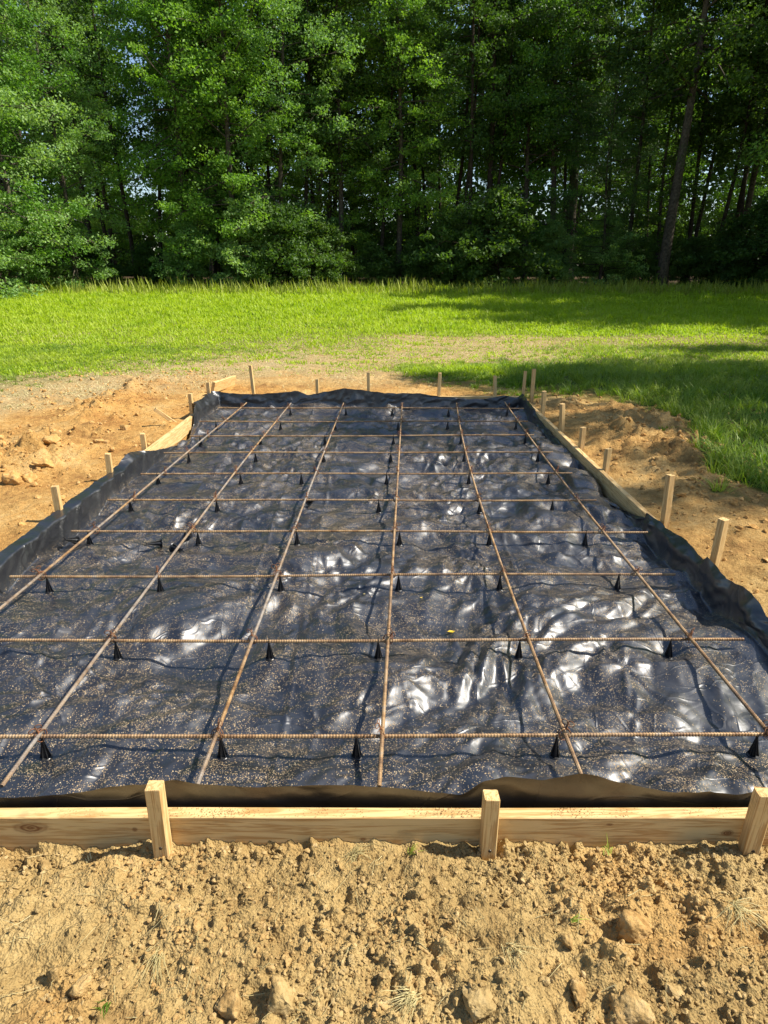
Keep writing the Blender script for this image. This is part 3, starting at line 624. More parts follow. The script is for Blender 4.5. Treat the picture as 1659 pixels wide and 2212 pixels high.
def cross(r, c):
    best = None
    for k in range(len(c) - 1):
        for _ in (0,):
            y = np.interp((c[k, 0] + c[k + 1, 0]) / 2, r[:, 0], r[:, 1])
            if (c[k, 1] - y) * (c[k + 1, 1] - y) <= 0:
                t = (y - c[k, 1]) / (c[k + 1, 1] - c[k, 1]); return c[k] + (c[k + 1] - c[k]) * t
    return None
CR = {}
for i_, r in enumerate(ROWS):
    for j_, c in enumerate(COLS):
        p = cross(r, c)
        if p is None or p[0] < r[0, 0] - 0.02 or p[0] > r[-1, 0] + 0.02: continue
        CR[(i_, j_)] = p; k = rnd.randrange(3)
        o = obj('wire_tie', ties[k], M['wire'], loc=(p[0], p[1], (ZR + ZV) / 2)); o.rotation_euler = (rnd.uniform(-.5, .3), rnd.uniform(-.5, .5), rnd.uniform(0, 6.28)); o.scale = [rnd.uniform(1.15, 1.5)] * 3
        tag(o, 'wire tie on the %s cross bar at the lengthwise bar %s' % (ordn[i_], vord[j_].replace('the ', '')), 'wire tie', 'wire ties at the bar crossings')

# ------------------------------------------------------------------ plastic bar chairs
def disc_mesh(r=0.024):
    n = 20; an = np.arange(n) * 2 * math.pi / n; m = MB()
    prof = [(r * 0.35, 0.0062), (r * 0.92, 0.0035), (r, 0.002), (r, 0.0), (r * 0.35, 0.0)]
    V = [(a * math.cos(t), a * math.sin(t), z) for a, z in prof for t in an]; F = []
    for k in range(len(prof)):
        for j in range(n): F.append((k * n + j, k * n + (j + 1) % n, ((k + 1) % len(prof)) * n + (j + 1) % n, ((k + 1) % len(prof)) * n + j))
    return nmesh('base', V, F)
def fins_mesh(h=0.076):
    m = MB(); n = 12
    for a in (R(20), R(80), R(140)):
        c, s = math.cos(a), math.sin(a); V = []; F = []
        for k in range(8):
            t = k / 7; z = 0.003 + (h - 0.003) * t; w = 0.0165 * (1 - t)**1.15 + 0.0042; th = 0.0011
            for u, v in ((-w, -th), (w, -th), (w, th), (-w, th)): V.append((u * c - v * s, u * s + v * c, z))
        for k in range(7):
            for j in range(4): F.append((k * 4 + j, k * 4 + (j + 1) % 4, (k + 1) * 4 + (j + 1) % 4, (k + 1) * 4 + j))
        F.append((28, 29, 30, 31)); m.add(V, F)
    V, F = tube([(0, 0, 0.003), (0, 0, h * 0.5), (0, 0, h)], [0.012, 0.0068, 0.0042], 10); m.add(V, F)
    return m.mesh('cone')
def cradle_mesh(h=0.076):
    m = MB(); t = np.linspace(math.pi * 1.02, math.pi * 1.98, 9)
    for y in (0,):
        p = np.stack([np.zeros(9), 0.0088 * np.cos(t), h + 0.0118 + 0.0088 * np.sin(t)], 1); V, F = tube(p, 0.0021, 6); m.add(V, F)
    for s in (-1, 1):
        V, F = tube([(0, s * 0.0088, h + 0.0115), (0, s * 0.0086, h + 0.018)], [0.0021, 0.0015], 6); m.add(V, F)
    return m.mesh('cradle')
md, mf, mc = disc_mesh(), fins_mesh(), cradle_mesh()
CG = 'black plastic cones propping the bars'
proto = None; c_ord = ['leftmost', 'second from the left', 'third from the left', 'fourth from the left', 'fifth from the left', 'rightmost']
for i_, xs_ in enumerate(chairs):
    for k, px0 in enumerate(xs_):
        a = rows_px[i_][0]; zc = (1.575 - 0.04) * 1522 / ((a[1] + 25 * (1 - i_ / 14)) - 580)
        y = float(np.interp(0, [0], [ROWS[i_][:, 1].mean()])); zc = y * ct + (1.575 - 0.05) * st; x = (px0 - 829.5) / FPX * zc
        if x < ROWS[i_][0, 0] or x > ROWS[i_][-1, 0]: x = min(max(x, ROWS[i_][0, 0] + 0.03), ROWS[i_][-1, 0] - 0.03)
        y = float(np.interp(x, ROWS[i_][:, 0], ROWS[i_][:, 1])); zf = float(sheet_h(np.array([x]), np.array([y]))[0])
        s = (ZR - 0.002 - zf) / 0.0815; which = 'rightmost' if k == len(xs_) - 1 else c_ord[k]
        lab = 'black plastic cone chair under the %s cross bar, %s in that row' % (ordn[i_], which.replace('the ', ''))
        if proto is None:
            proto = thing('rebar_chair', (x, y, zf), lab, 'rebar chair', CG); obj('base', md, M['black'], proto); obj('cone', mf, M['black'], proto); obj('cradle', mc, M['black'], proto); o = proto
        else: o = dup(proto, (x, y, zf), label=lab)
        o.scale = (0.88, 0.88, s); o.rotation_euler = (0, 0, rnd.uniform(-.15, .15))
for px0, py0, rot, lab in ((350, 1180, (R(80), 0, R(-60)), 'black plastic cone chair lying on its side, left one of the tipped pair'),
                           (374, 1186, (R(85), 0, R(55)), 'black plastic cone chair lying on its side, right one of the tipped pair'),
                           (668, 1094, (R(70), 0, R(30)), 'black plastic cone chair tipped over beside the third lengthwise bar'),
                           (166, 1166, (R(65), 0, R(-30)), 'black plastic cone chair tipped over by the left end of the fourth cross bar'),
                           (407, 1160, (R(60), 0, R(10)), 'black plastic cone chair tipped over behind the second lengthwise bar')):
    q = P(px0, py0, 0.0); zf = float(sheet_h(q[:1], q[1:2])[0]); o = dup(proto, (q[0], q[1], zf + 0.027), rot, (1.2, 1.2, 1.1), lab); o['group'] = 'loose black cones knocked over on the sheet'

# ------------------------------------------------------------------ clods and crumbs
import bmesh
def ico(sub):
    bm = bmesh.new(); bmesh.ops.create_icosphere(bm, subdivisions=sub, radius=1); V = np.array([v.co[:] for v in bm.verts]); F = np.array([[v.index for v in f.verts] for f in bm.faces]); bm.free(); return V, F
I1, I2, I3, I4 = ico(1), ico(2), ico(3), ico(4)
def rock(seed, lvl=I3, rough=0.25):
    V, F = lvl; r2 = np.random.default_rng(seed); V = V.copy()
    for _ in range(11):                       # chipped flats
        n_ = r2.normal(size=3); n_ /= np.linalg.norm(n_); d = r2.uniform(0.38, 0.82); k = V @ n_; V -= np.maximum(0, k - d)[:, None] * n_ * 0.85
    o_ = r2.uniform(0, 50, 3)
    nn = fbm(V[:, 0] * 1.6 + V[:, 2] * 0.9 + o_[0], V[:, 1] * 1.6 - V[:, 2] * 1.1 + o_[1], seed & 63, 4) + 0.5 * fbm(V[:, 0] * 6 + o_[2], V[:, 1] * 6 + V[:, 2] * 5, 3, 2)
    V *= (1 + rough * nn)[:, None]; V *= r2.uniform(0.62, 1.25, 3); return V, F
def clod_batch(name, pts, sizes, lvl, m, label, cat, sink=0.25):
    base = [rock(100 + k, lvl, 0.35) for k in range(10)]; nb = len(base[0][0]); N = len(pts); Vs = np.zeros((N, nb, 3)); a = rng.uniform(0, 6.28, N); b = rng.uniform(0, 6.28, N); kk = rng.integers(0, 10, N)
    for k in range(10):
        sel = np.where(kk == k)[0]
        if not len(sel): continue
        v = base[k][0][None] * sizes[sel][:, None, None] * rng.uniform(0.75, 1.25, (len(sel), 1, 3)); ca, sa = np.cos(a[sel])[:, None], np.sin(a[sel])[:, None]; cb, sb = np.cos(b[sel])[:, None], np.sin(b[sel])[:, None]
        x, y, z = v[..., 0], v[..., 1], v[..., 2]; x, y = x * ca - y * sa, x * sa + y * ca; y, z = y * cb - z * sb, y * sb + z * cb
        Vs[sel] = np.stack([x, y, z * 0.85], -1) + pts[sel][:, None]
    F = base[0][1][None] + (np.arange(N) * nb)[:, None, None]
    return tag(obj(name, nmesh(name, Vs.reshape(-1, 3), F.reshape(-1, 3), False), m), label, cat, kind='stuff')
# foreground crumbs
N = 17000; cx = rng.uniform(-1.35, 1.35, N * 3); cy = rng.uniform(0.75, 1.44, N * 3); k = rng.random(N * 3) < np.clip(0.35 + 0.9 * fbm(cx * 3.1, cy * 3.1, 71, 3), 0.08, 1); cx, cy = cx[k][:N], cy[k][:N]
cs = np.clip(0.0017 * (1 - rng.random(len(cx)))**-0.62, 0.0015, 0.009)
pts = np.stack([cx, cy, gz(cx, cy) + cs * 0.3], 1)
big = cs > 0.0042
clod_batch('soil_crumbs', pts[~big], cs[~big], I1, M['clod'], 'fine loose crumbs of tan soil in the foreground', 'soil crumbs')
clod_batch('soil_lumps', pts[big], cs[big], I2, M['clod'], 'small tan soil lumps scattered over the foreground dirt', 'soil lumps')
# crumbs on the front board
N = 1500; cx = rng.uniform(-1.3, 1.3, N * 4); cy = Y0 + rng.uniform(0.003, 0.037, N * 4); k = rng.random(N * 4) < ss(0.0, 0.45, fbm(cx * 3, cy * 0, 55, 3) + 0.12); cx, cy = cx[k][:N], cy[k][:N]
cs = rng.uniform(0.0006, 0.002, len(cx)); clod_batch('soil_on_board', np.stack([cx, cy, np.full(len(cx), ZB1 + 0.001)], 1), cs, I1, M['clod'], 'soil crumbs lying on the top edge of the front board', 'soil crumbs')
# side spoil
def spoil(N, x0, x1, y0, y1, s0, s1, wfun):
    cx = rng.uniform(x0, x1, N * 6); cy = rng.uniform(y0, y1, N * 6); k = rng.random(N * 6) < wfun(cx, cy); cx, cy = cx[k][:N], cy[k][:N]; return cx, cy, np.clip(s0 * (1 - rng.random(len(cx)))**-0.6, s0, s1)
wl_ = lambda x, y: 0.14 * (1 + fbm(x * 1.5, y * 1.5, 2, 2)) + np.exp(-(((x + 3.05) / 0.5)**2 + ((y - 5.3) / 0.7)**2)) + 0.7 * np.exp(-(((x + 3.2) / 0.35)**2 + ((y - 8) / 1.5)**2))
wr_ = lambda x, y: 0.16 * (1 + fbm(x * 1.5, y * 1.5, 2, 2)) + 0.7 * np.exp(-(((x - 2.5) / 0.5)**2 + ((y - 6.1) / 1.4)**2)) + 0.2 * np.exp(-(((x - 2.2) / 0.5)**2 + ((y - 3.6) / 1.5)**2))
a_ = spoil(6500, -5, -2.15, 2.5, 10.5, 0.0035, 0.034, wl_); b_ = spoil(7500, 1.78, 4.6, 1.8, 8.6, 0.0032, 0.03, wr_)
for nm, (cx, cy, cs), lab in (('clay_lumps', a_, 'reddish clay lumps strewn left of the form'), ('clay_crumbs', b_, 'reddish clay lumps strewn right of the form')):
    clod_batch(nm, np.stack([cx, cy, gz(cx, cy) + cs * 0.2], 1), cs, I2, M['clodred'], lab, 'clay lumps')
def clod(px0, py0, rp, label, seed, m='clod', group='large clods in the foreground dirt', zg=0.03, el=1.0):
    q = P(px0, py0, zg); zc = q[1] * ct + (CAMZ - zg) * st; r = rp / (FPX / zc); z = gz1(q[0], q[1])
    V, F = rock(seed, I4, 0.4); V = V / np.maximum(np.abs(V).max(0), 0.3) * (np.abs(V).max(0) / np.abs(V).max())**0.35; V = V * (1 + 0.09 * fbm(V[:, 0] * 9 + V[:, 2] * 5, V[:, 1] * 9 - V[:, 2] * 6, 5, 4))[:, None] * r * 0.84 * np.array([1.15, 1.15 * el, 0.95]); V[:, 2] = V[:, 2]
    tag(obj('dirt_clod', nmesh('dirt_clod', V, F, True), M[m], loc=(q[0], q[1], min(z, zg + 0.03) + r * 0.18)), label, 'clod', group)
for k, a in enumerate([(1370, 2030, 44, 'largest blocky clod, pale and square, in the right foreground dirt'), (605, 2172, 48, 'broad rounded clod at the bottom edge left of centre, right one of two big neighbours'),
                       (492, 2180, 36, 'tall rounded clod at the bottom edge left of centre, left one of two big neighbours'), (178, 2146, 25, 'pale flat-topped clod at the lower left with a smaller clod on its left'),
                       (120, 2121, 20, 'small brown clod just left of the pale flat-topped clod'), (620, 2076, 22, 'lone round clod above the two big clods left of centre'),
                       (95, 1854, 18, 'rounded clod just below the front board near the left edge'), (1214, 1971, 20, 'wedge-shaped clod above and left of the largest blocky clod'),
                       (1224, 2054, 21, 'angular yellowish clod directly left of the largest blocky clod'), (1174, 2134, 18, 'small reddish clod below and left of the angular yellowish clod'),
                       (1030, 2190, 42, 'broad low clod at the bottom edge right of centre'), (1360, 2200, 46, 'broad clod at the bottom edge below the largest blocky clod'),
                       (1250, 2160, 28, 'upright clod at the bottom between the two broad clods'), (425, 2011, 14, 'small round clod standing alone left of the dry stems'), (1452, 2150, 26, 'brown clod right of and below the largest blocky clod')]):
    clod(a[0], a[1], a[2], a[3], 300 + k)
for k, a in enumerate([(62, 970, 24, 'upper left clod of the clay pile at the left'), (115, 962, 22, 'topmost dark clod of the clay pile at the left'), (30, 1030, 26, 'lowest left clod of the clay pile at the left'),
                       (95, 1003, 24, 'rounded clod in the middle front of the clay pile at the left'), (60, 1028, 20, 'low clod between two others at the foot of the left clay pile'), (160, 985, 15, 'clod at the right end of the left clay pile'), (212, 945, 15, 'single clod lying apart between the clay pile and the bare board'),
                       (268, 914, 13, 'small lone clod beyond the clay pile toward the far corner')]):
    clod(a[0], a[1], a[2], a[3], 340 + k, 'clodred', 'clods in the clay pile at the left', 0.12)

# ------------------------------------------------------------------ grasses
def blades(n, bx, by, bz, h, w, lean, az=None, curl=1.0):
    az = rng.uniform(0, 6.28, n) if az is None else az; f = az + math.pi / 2 + rng.uniform(-.6, .6, n)
    dx, dy = np.cos(az), np.sin(az); wx, wy = np.cos(f) * w / 2, np.sin(f) * w / 2
    V = np.zeros((n, 6, 3))
    for k, (t, ww) in enumerate(((0, 1.0), (0.55, 0.8), (1.0, 0.12))):
        ln = lean * t**1.7; zz = h * (t - curl * 0.25 * (lean / h).clip(0, 2.4) * t * t)
        for s, j in ((-1, 0), (1, 1)):
            V[:, k * 2 + j, 0] = bx + dx * ln + s * wx * ww; V[:, k * 2 + j, 1] = by + dy * ln + s * wy * ww; V[:, k * 2 + j, 2] = bz + zz
    F = np.array([[0, 1, 3, 2], [2, 3, 5, 4]])[None] + (np.arange(n) * 6)[:, None, None]; return V.reshape(-1, 3), F.reshape(-1, 4)
def field(n, y0, y1, xlo=None, xhi=None):
    y = np.exp(rng.uniform(math.log(y0), math.log(y1), n)); W = 0.62 * (y * ct + 0.5) + 2.5; x = rng.uniform(-1, 1, n) * W; return x, y
def put_grass(name, x, y, h, w, lean, m, label, az=None):
    z = near_h(x, y) - 0.004; V, F = blades(len(x), x, y, z, h, w, lean, az)
    tag(obj(name, nmesh(name, V, F, False), M[m]), label, 'grass', kind='stuff')
x, y = field(330000, 8.3, 35.0); g, s_ = masks(x, y); g = sparse(x, y, g, s_); k = (rng.random(len(x)) < g**1.1) & (y > 10); x, y, g = x[k], y[k], g[k]
var = 0.8 + 0.9 * fbm(x * 1.3, y * 1.0, 200, 3)
h = (0.10 + 0.14 * ss(15, 22, y) + 0.14 * ss(27, 33, y)) * rng.uniform(0.6, 1.25, len(x)) * var * (0.35 + 0.65 * g)
put_grass('field_grass', x, y, h, 0.004 + 0.0013 * y, h * rng.uniform(0.2, 1.1, len(x)), 'grass', 'bright green grass covering the field in front of the woods')
x, y = field(16000, 14.0, 33.0); g, s_ = masks(x, y); k = rng.random(len(x)) < g * (0.35 + 0.9 * fbm(x * 0.5, y * 0.8, 53, 3)).clip(0.08, 1); x, y = x[k], y[k]; h = rng.uniform(0.08, 0.13 + 0.006 * y, len(x))
put_grass('dead_blades', x, y, h, 0.002 + 0.0006 * y, h * rng.uniform(0.2, 1.0, len(x)), 'seed', 'dead straw coloured blades mixed into the field grass')
# taller seeded grass along the far edge of the field
x, y = field(8000, 29.0, 35.5); h = rng.uniform(0.3, 0.85, len(x)) * (0.85 + 0.4 * pn(x * 0.5, y * 0.5, 9)); put_grass('seeding_grass', x, y, h, 0.05 * np.ones(len(x)), h * rng.uniform(0.1, 0.5, len(x)), 'seed', 'tall seeding grass along the foot of the trees')
# lawn clumps nearer (right side and behind the pad)
def clumps(nc, per, x0, x1, y0, y1, hh, m, name, label, powr=1.0, only=None, wd=0.006):
    cx = rng.uniform(x0, x1, nc * 5); cy = rng.uniform(y0, y1, nc * 5); g, s_ = masks(cx, cy); k = rng.random(len(cx)) < g**powr
    if only is not None: k &= only(cx, cy)
    cx, cy, g = cx[k][:nc], cy[k][:nc], g[k][:nc]; n = len(cx) * per
    az = rng.uniform(0, 6.28, n); sp = rng.random(n)**0.7 * 0.05; bx = np.repeat(cx, per) + np.cos(az) * sp; by = np.repeat(cy, per) + np.sin(az) * sp
    h = np.repeat(rng.uniform(0.6, 1.3, len(cx)) * (0.4 + 0.6 * g), per) * hh * rng.uniform(0.55, 1.2, n); put_grass(name, bx, by, h, wd * rng.uniform(0.7, 1.4, n), h * rng.uniform(0.4, 1.3, n), m, label, az)
out = lambda x, y: ~((x > X0 - 0.1) & (x < X1 + 0.1) & (y < Y1 + 0.06))
clumps(5200, 17, 1.8, 9.5, 2.2, 14, 0.17, 'grassg', 'lawn_grass', 'long green grass on the right beside the soil heap', 1.0, out, 0.007)
clumps(2600, 14, -8, 1.8, 8.1, 14, 0.09, 'grassg', 'short_grass', 'short patchy grass behind the form and to the left', 1.3, out, 0.008)
clumps(420, 15, 1.9, 6.5, 2.6, 8.5, 0.13, 'grassg', 'stray_grass', 'stray grass tufts at the edge of the soil on the right', 0.0, lambda x, y: out(x, y) & (masks(x, y)[0] < 0.5) & (fbm(x * 1.2, y * 1.2, 33, 3) > 0.12) & (x > 2.35 + 0.14 * np.abs(y - 4.5)), 0.008)
# mown straw and dry blades
x, y = field(110000, 7.5, 20.0); g, s_ = masks(x, y); k = (rng.random(len(x)) < s_ * 0.8 + 0.02) & ~((x > X0 - .1) & (x < X1 + .1) & (y < Y1 + .05)); x, y = x[k], y[k]
put_grass('dry_grass', x, y, rng.uniform(0.01, 0.045, len(x)), 0.004 + 0.0007 * y, rng.uniform(0.04, 0.12, len(x)), 'straw', 'pale mown straw lying on the bare strip of ground')
# dead stems in the foreground
m = MB()
for k in range(230):
    x = rnd.uniform(-1.15, 1.15); y = rnd.uniform(0.85, 1.42); a = rnd.uniform(0, 6.28); L = rnd.uniform(0.012, 0.07) * (2.0 if k < 14 else 1); n = 7; t = np.linspace(-0.5, 0.5, n); b = rnd.uniform(-1, 1) * 0.3
    sx_ = x + L * (t * math.cos(a) - b * t * t * math.sin(a)); sy_ = y + L * (t * math.sin(a) + b * t * t * math.cos(a)); sz = gz(sx_, np.minimum(sy_, 1.445)); sz = np.maximum(sz, np.linspace(sz[0], sz[-1], n)) + 0.002 + rnd.uniform(0, 0.004)
    V, F = tube(np.stack([sx_, np.minimum(sy_, 1.447), sz], 1), np.linspace(1, 0.4, n) * rnd.uniform(0.0005, 0.0012), 4); m.add(V, F)
tag(obj('dry_stems', m.mesh('dry_stems'), M['straw']), 'thin dead grass stems scattered on the foreground dirt', 'dry stems', kind='stuff')
def tuft(px0, py0, n, L, m_, label, seed, az0=None, spread=3.1, cat='grass tuft', w=0.0022, up=0.6):
    r2 = random.Random(seed); q = P(px0, py0, 0.03); q[1] = min(q[1], 1.425); z0 = gz1(q[0], q[1]); mb = MB()
    for k in range(n):
        a = (az0 if az0 is not None else 0) + r2.uniform(-spread, spread); l = L * r2.uniform(0.45, 1.15); t = np.linspace(0, 1, 8); d = r2.uniform(0.25, 1.0)
        cx, cy = r2.gauss(0, L * 0.1), r2.gauss(0, L * 0.1); xx = cx + math.cos(a) * l * d * t; yy = cy + math.sin(a) * l * d * t; yy = np.minimum(yy, 1.445 - q[1])
        zz = l * up * (1 - d * 0.6) * t - l * up * 0.75 * t * t * d + 0.003; gr = gz(q[0] + xx, q[1] + yy) - z0 + 0.002; zz = np.maximum(zz, gr * np.minimum(1, t * 3))
        side = np.array([-math.sin(a), math.cos(a)]); ww = w * (1 - 0.8 * t) * r2.uniform(0.6, 1.2); th = 0.0004
        V = []
        for e in (-1, 1): V.append(np.stack([xx + side[0] * ww * e / 2, yy + side[1] * ww * e / 2, zz], 1))
        V = np.concatenate(V); F = [(i, i + 1, 8 + i + 1, 8 + i) for i in range(7)]; mb.add(V, F)
    return tag(obj('grass_tuft', mb.mesh('grass_tuft'), M[m_], loc=(q[0], q[1], z0)), label, cat, 'grass tufts in the foreground dirt')
tuft(770, 1835, 70, 0.075, 'straw', 'flattened dry tuft with green blades below the middle of the front board', 1, -0.6, 2.4)
tuft(1308, 1836, 7, 0.06, 'grassg', 'few upright green blades against the front board right of the middle stake', 2, 1.2, 0.8, w=0.004, up=1.4)
tuft(1580, 1985, 60, 0.10, 'straw', 'large uprooted dry tuft at the right with stems fanning over the dirt', 3, -1.3, 1.6)
tuft(1100, 2070, 42, 0.075, 'straw', 'root tuft of pale stringy stems right of centre', 4, -0.9, 0.8)
tuft(890, 2170, 55, 0.085, 'straw', 'pale straw bundle at the bottom edge by the centre', 5, 3.9, 0.7)
tuft(345, 2060, 30, 0.12, 'straw', 'long curving dead stems left of centre in the dirt', 6, -1.5, 0.5)
tuft(225, 2170, 12, 0.07, 'grassg', 'small green blades poking up at the lower left', 7, -1.7, 0.9, w=0.004)
tuft(885, 1850, 9, 0.05, 'seed', 'short olive sprout beside the dry tuft under the front board', 8, 0.8, 0.6, w=0.004, up=1.2)
tuft(1230, 2010, 8, 0.06, 'grassg', 'loose green blade pair left of the largest clod', 9, 0.1, 0.25, w=0.004)
tuft(190, 1850, 3, 0.05, 'straw', 'single pale straw stub standing under the board near the left stake', 10, 2.1, 0.2, w=0.004, up=1.5)
# fallen leaves on the sheet
for px0, py0, sc, lab, mm in ((975, 1352, 0.019, 'yellow fallen leaf on the sheet right of the middle lengthwise bar', 'yleaf'), (910, 1285 - 0, 0.008, 'tiny yellow leaf scrap on the sheet near the middle', 'yleaf'), (787, 1284 - 0, 0.008, 'tiny pale leaf scrap on the sheet left of the middle bar', 'straw')):
    q = P(px0, py0, 0.01); z = float(sheet_h(q[:1], q[1:2])[0]); V = np.array([(-1, 0, .1), (-.3, .45, .25), (.6, .35, .1), (1, -.05, .3), (.4, -.5, .1), (-.5, -.4, .2), (0, 0, 0)]) * sc
    F = [(6, 0, 5, 4), (6, 4, 3, 2), (6, 2, 1, 0)]; o = obj('fallen_leaf', nmesh('fallen_leaf', V, F), M[mm], loc=(q[0], q[1], z + 0.004)); tag(o, lab, 'leaf', 'fallen leaves on the black sheet')

# ------------------------------------------------------------------ trees
def leafset(C, N, rad, size, flat=0.5, needle=False, seed=0, droop=0.0):
    """N leaves around each centre C; returns vertices/faces of folded leaf quads"""
    r2 = np.random.default_rng(seed); n = len(C) * N; c = np.repeat(C, N, 0); rad = np.repeat(np.broadcast_to(rad, (len(C),)), N)
    d = r2.normal(size=(n, 3)); d /= np.linalg.norm(d, axis=1)[:, None]; p = c + d * (rad * r2.random(n)**0.45)[:, None] * np.array([1, 1, flat])
    nr = r2.normal(size=(n, 3)) + np.array([0, 0, 0.9]); nr /= np.linalg.norm(nr, axis=1)[:, None]
    u = np.cross(nr, r2.normal(size=(n, 3))); u /= np.linalg.norm(u, axis=1)[:, None]; v = np.cross(nr, u)
    s = size * r2.uniform(0.6, 1.3, n)[:, None]
    if needle:
        u = d + r2.normal(size=(n, 3)) * 0.25 + np.array([0, 0, 0.25]); u /= np.linalg.norm(u, axis=1)[:, None]; v = np.cross(u, r2.normal(size=(n, 3))); v /= np.linalg.norm(v, axis=1)[:, None]
        V = np.stack([p, p + u * s * 0.5 + v * s * 0.035, p + u * s, p + u * s * 0.5 - v * s * 0.035], 1)
    else:
        V = np.stack([p - u * s * 0.5, p + v * s * 0.34 + nr * s * 0.12, p + u * s * 0.55, p - v * s * 0.34 + nr * s * 0.08], 1)
    return V.reshape(-1, 3), (np.arange(n) * 4)[:, None] + np.arange(4)[None]
def make_tree(seed, H=16, h0=1.5, R0=3.2, r0=0.17, nl=46, leaf=0.12, per=26, crad=0.42, lean=0.4, top=0.35, m='leafA', bark='bark', pine=False, gap=0.0, fork=0):
    r2 = np.random.default_rng(seed); mb = MB(); C = []
    t = np.linspace(0, 1, 18); ang = r2.uniform(0, 6.28)
    tr = np.stack([lean * np.cos(ang) * t**1.5 + 0.12 * np.sin(t * 7 + seed), lean * np.sin(ang) * t**1.5 + 0.12 * np.cos(t * 6 + seed * 2), H * 0.97 * t], 1); tr[:, :2] -= tr[0, :2]
    tr[0, 2] = -0.3
    V, F = tube(tr, r0 * (1 - 0.85 * t) * (1 + 0.5 * np.exp(-t * 30)), 9); mb.add(V, F)
    for k in range(nl):
        f = (k + r2.random()) / nl; z = h0 + (H - h0) * f; b = np.array([np.interp(z, tr[:, 2], tr[:, c]) for c in range(3)])
        env = math.sin(math.pi * min(1, (0.30 + 0.70 * f) ** (0.8 if not pine else 1.2)))**0.7 if f > top else 0.75 + 0.25 * f / top
        L = R0 * max(0.25, env) * r2.uniform(0.55, 1.2); a = k * 2.4 + r2.uniform(-.5, .5); el = r2.uniform(-0.15, 0.6) if not pine else r2.uniform(-0.1, 0.35)
        if f < 0.25: el -= 0.25
        tt = np.linspace(0, 1, 7); dirv = np.array([math.cos(a) * math.cos(el), math.sin(a) * math.cos(el), math.sin(el)]); w = r2.normal(size=3) * 0.12
        pth = b + dirv * L * tt[:, None] + w * L * (tt**2)[:, None] + np.array([0, 0, -0.16 * L]) * (tt**2)[:, None] * (1 if not pine else -0.6)
        V, F = tube(pth, max(0.02, r0 * 0.30 * (1 - f * 0.6)) * (1 - 0.85 * tt), 5, False); mb.add(V, F)
        ns = max(2, int(L * 2.3))
        for s in range(ns):
            q = 0.30 + 0.7 * (s + r2.random()) / ns; p0 = np.array([np.interp(q, tt, pth[:, c]) for c in range(3)]); off = r2.normal(size=3) * np.array([1, 1, 0.55]) * 0.42 * L * 0.33
            p1 = p0 + off; C.append(p1)
            if s % 2 == 0:
                V, F = tube(np.stack([p0, (p0 + p1) / 2 + r2.normal(size=3) * 0.05, p1]), [0.014, 0.01, 0.004], 4, False); mb.add(V, F)
    C = np.array(C)
    if gap > 0: C = C[r2.random(len(C)) > gap]
    rad = crad * r2.uniform(0.55, 1.35, len(C))
    if pine: V, F = leafset(C, per, rad * 0.8, 0.2, 0.9, True, seed)
    else: V, F = leafset(C, per, rad, leaf, 0.55, False, seed)
    return nmesh('trunk', np.concatenate(mb.V), np.concatenate(mb.F), True), nmesh('crown', V, F, False), bark, m
T = {}
def far_wood():
    n = 26000; x = rng.uniform(-75, 75, n); z = rng.uniform(0, 1, n)**1.2 * 29; y = 68 + rng.uniform(0, 7, n) + 0.02 * x; px, py = proj(x, y, z); top = 24 + 4 * pn(x * 0.12, x * 0, 7)
    z = np.where(rng.random(n) < 0.3, z * 0.18, z); k = (z < top) & ~((px > 262) & (px < 385) & (py < 430) & (pn(x * 0.7, z * 0.7, 8) < 0.25)) & (pn(x * 0.5, z * 0.35, 12) > -0.95); C = np.stack([x, y, z + 0.5], 1)[k]
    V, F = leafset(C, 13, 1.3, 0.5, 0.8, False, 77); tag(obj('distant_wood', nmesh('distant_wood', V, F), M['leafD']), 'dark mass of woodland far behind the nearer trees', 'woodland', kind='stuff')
far_wood()
T['a'] = make_tree(1, 17, 1.6, 3.9, 0.16, 74, 0.13, 84, 0.60, 0.6, m='leafA')
T['b'] = make_tree(2, 19, 4.2, 3.7, 0.18, 70, 0.135, 80, 0.62, 0.9, m='leafA')
T['c'] = make_tree(3, 16, 0.9, 3.9, 0.13, 74, 0.12, 90, 0.58, 0.5, m='leafB')
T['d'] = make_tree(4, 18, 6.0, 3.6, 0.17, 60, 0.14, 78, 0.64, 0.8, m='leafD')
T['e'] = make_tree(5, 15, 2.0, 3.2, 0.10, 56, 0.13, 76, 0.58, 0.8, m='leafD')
T['p'] = make_tree(6, 23, 11.5, 3.4, 0.19, 50, 0.2, 85, 0.60, 0.5, m='needle', bark='barkd', pine=True)
T['y'] = make_tree(7, 11, 1.2, 3.3, 0.10, 56, 0.2, 110, 0.50, 0.2, m='needle', bark='barkd', pine=True)
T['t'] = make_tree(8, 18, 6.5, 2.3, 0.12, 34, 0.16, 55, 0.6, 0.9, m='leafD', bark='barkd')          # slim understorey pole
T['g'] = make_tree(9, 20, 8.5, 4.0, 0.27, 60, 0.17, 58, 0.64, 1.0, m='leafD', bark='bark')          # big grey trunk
T['o'] = make_tree(12, 17, 3.5, 3.6, 0.16, 62, 0.165, 56, 0.66, 0.6, m='leafA', gap=0.30)          # open crowned
T['s'] = make_tree(10, 3.4, 0.1, 2.2, 0.05, 64, 0.14, 60, 0.42, 0.2, m='leafD', bark='barkd')        # bushes
T['u'] = make_tree(11, 4.5, 0.2, 2.1, 0.05, 60, 0.14, 60, 0.42, 0.3, m='leafB', bark='barkd')
protoT = {}
KN = {'a': 'broadleaf_tree', 'b': 'broadleaf_tree', 'c': 'broadleaf_tree', 'd': 'broadleaf_tree', 'e': 'broadleaf_tree', 'p': 'pine_tree', 'y': 'young_pine', 't': 'slender_tree', 'g': 'broadleaf_tree', 'o': 'broadleaf_tree', 's': 'shrub', 'u': 'shrub'}
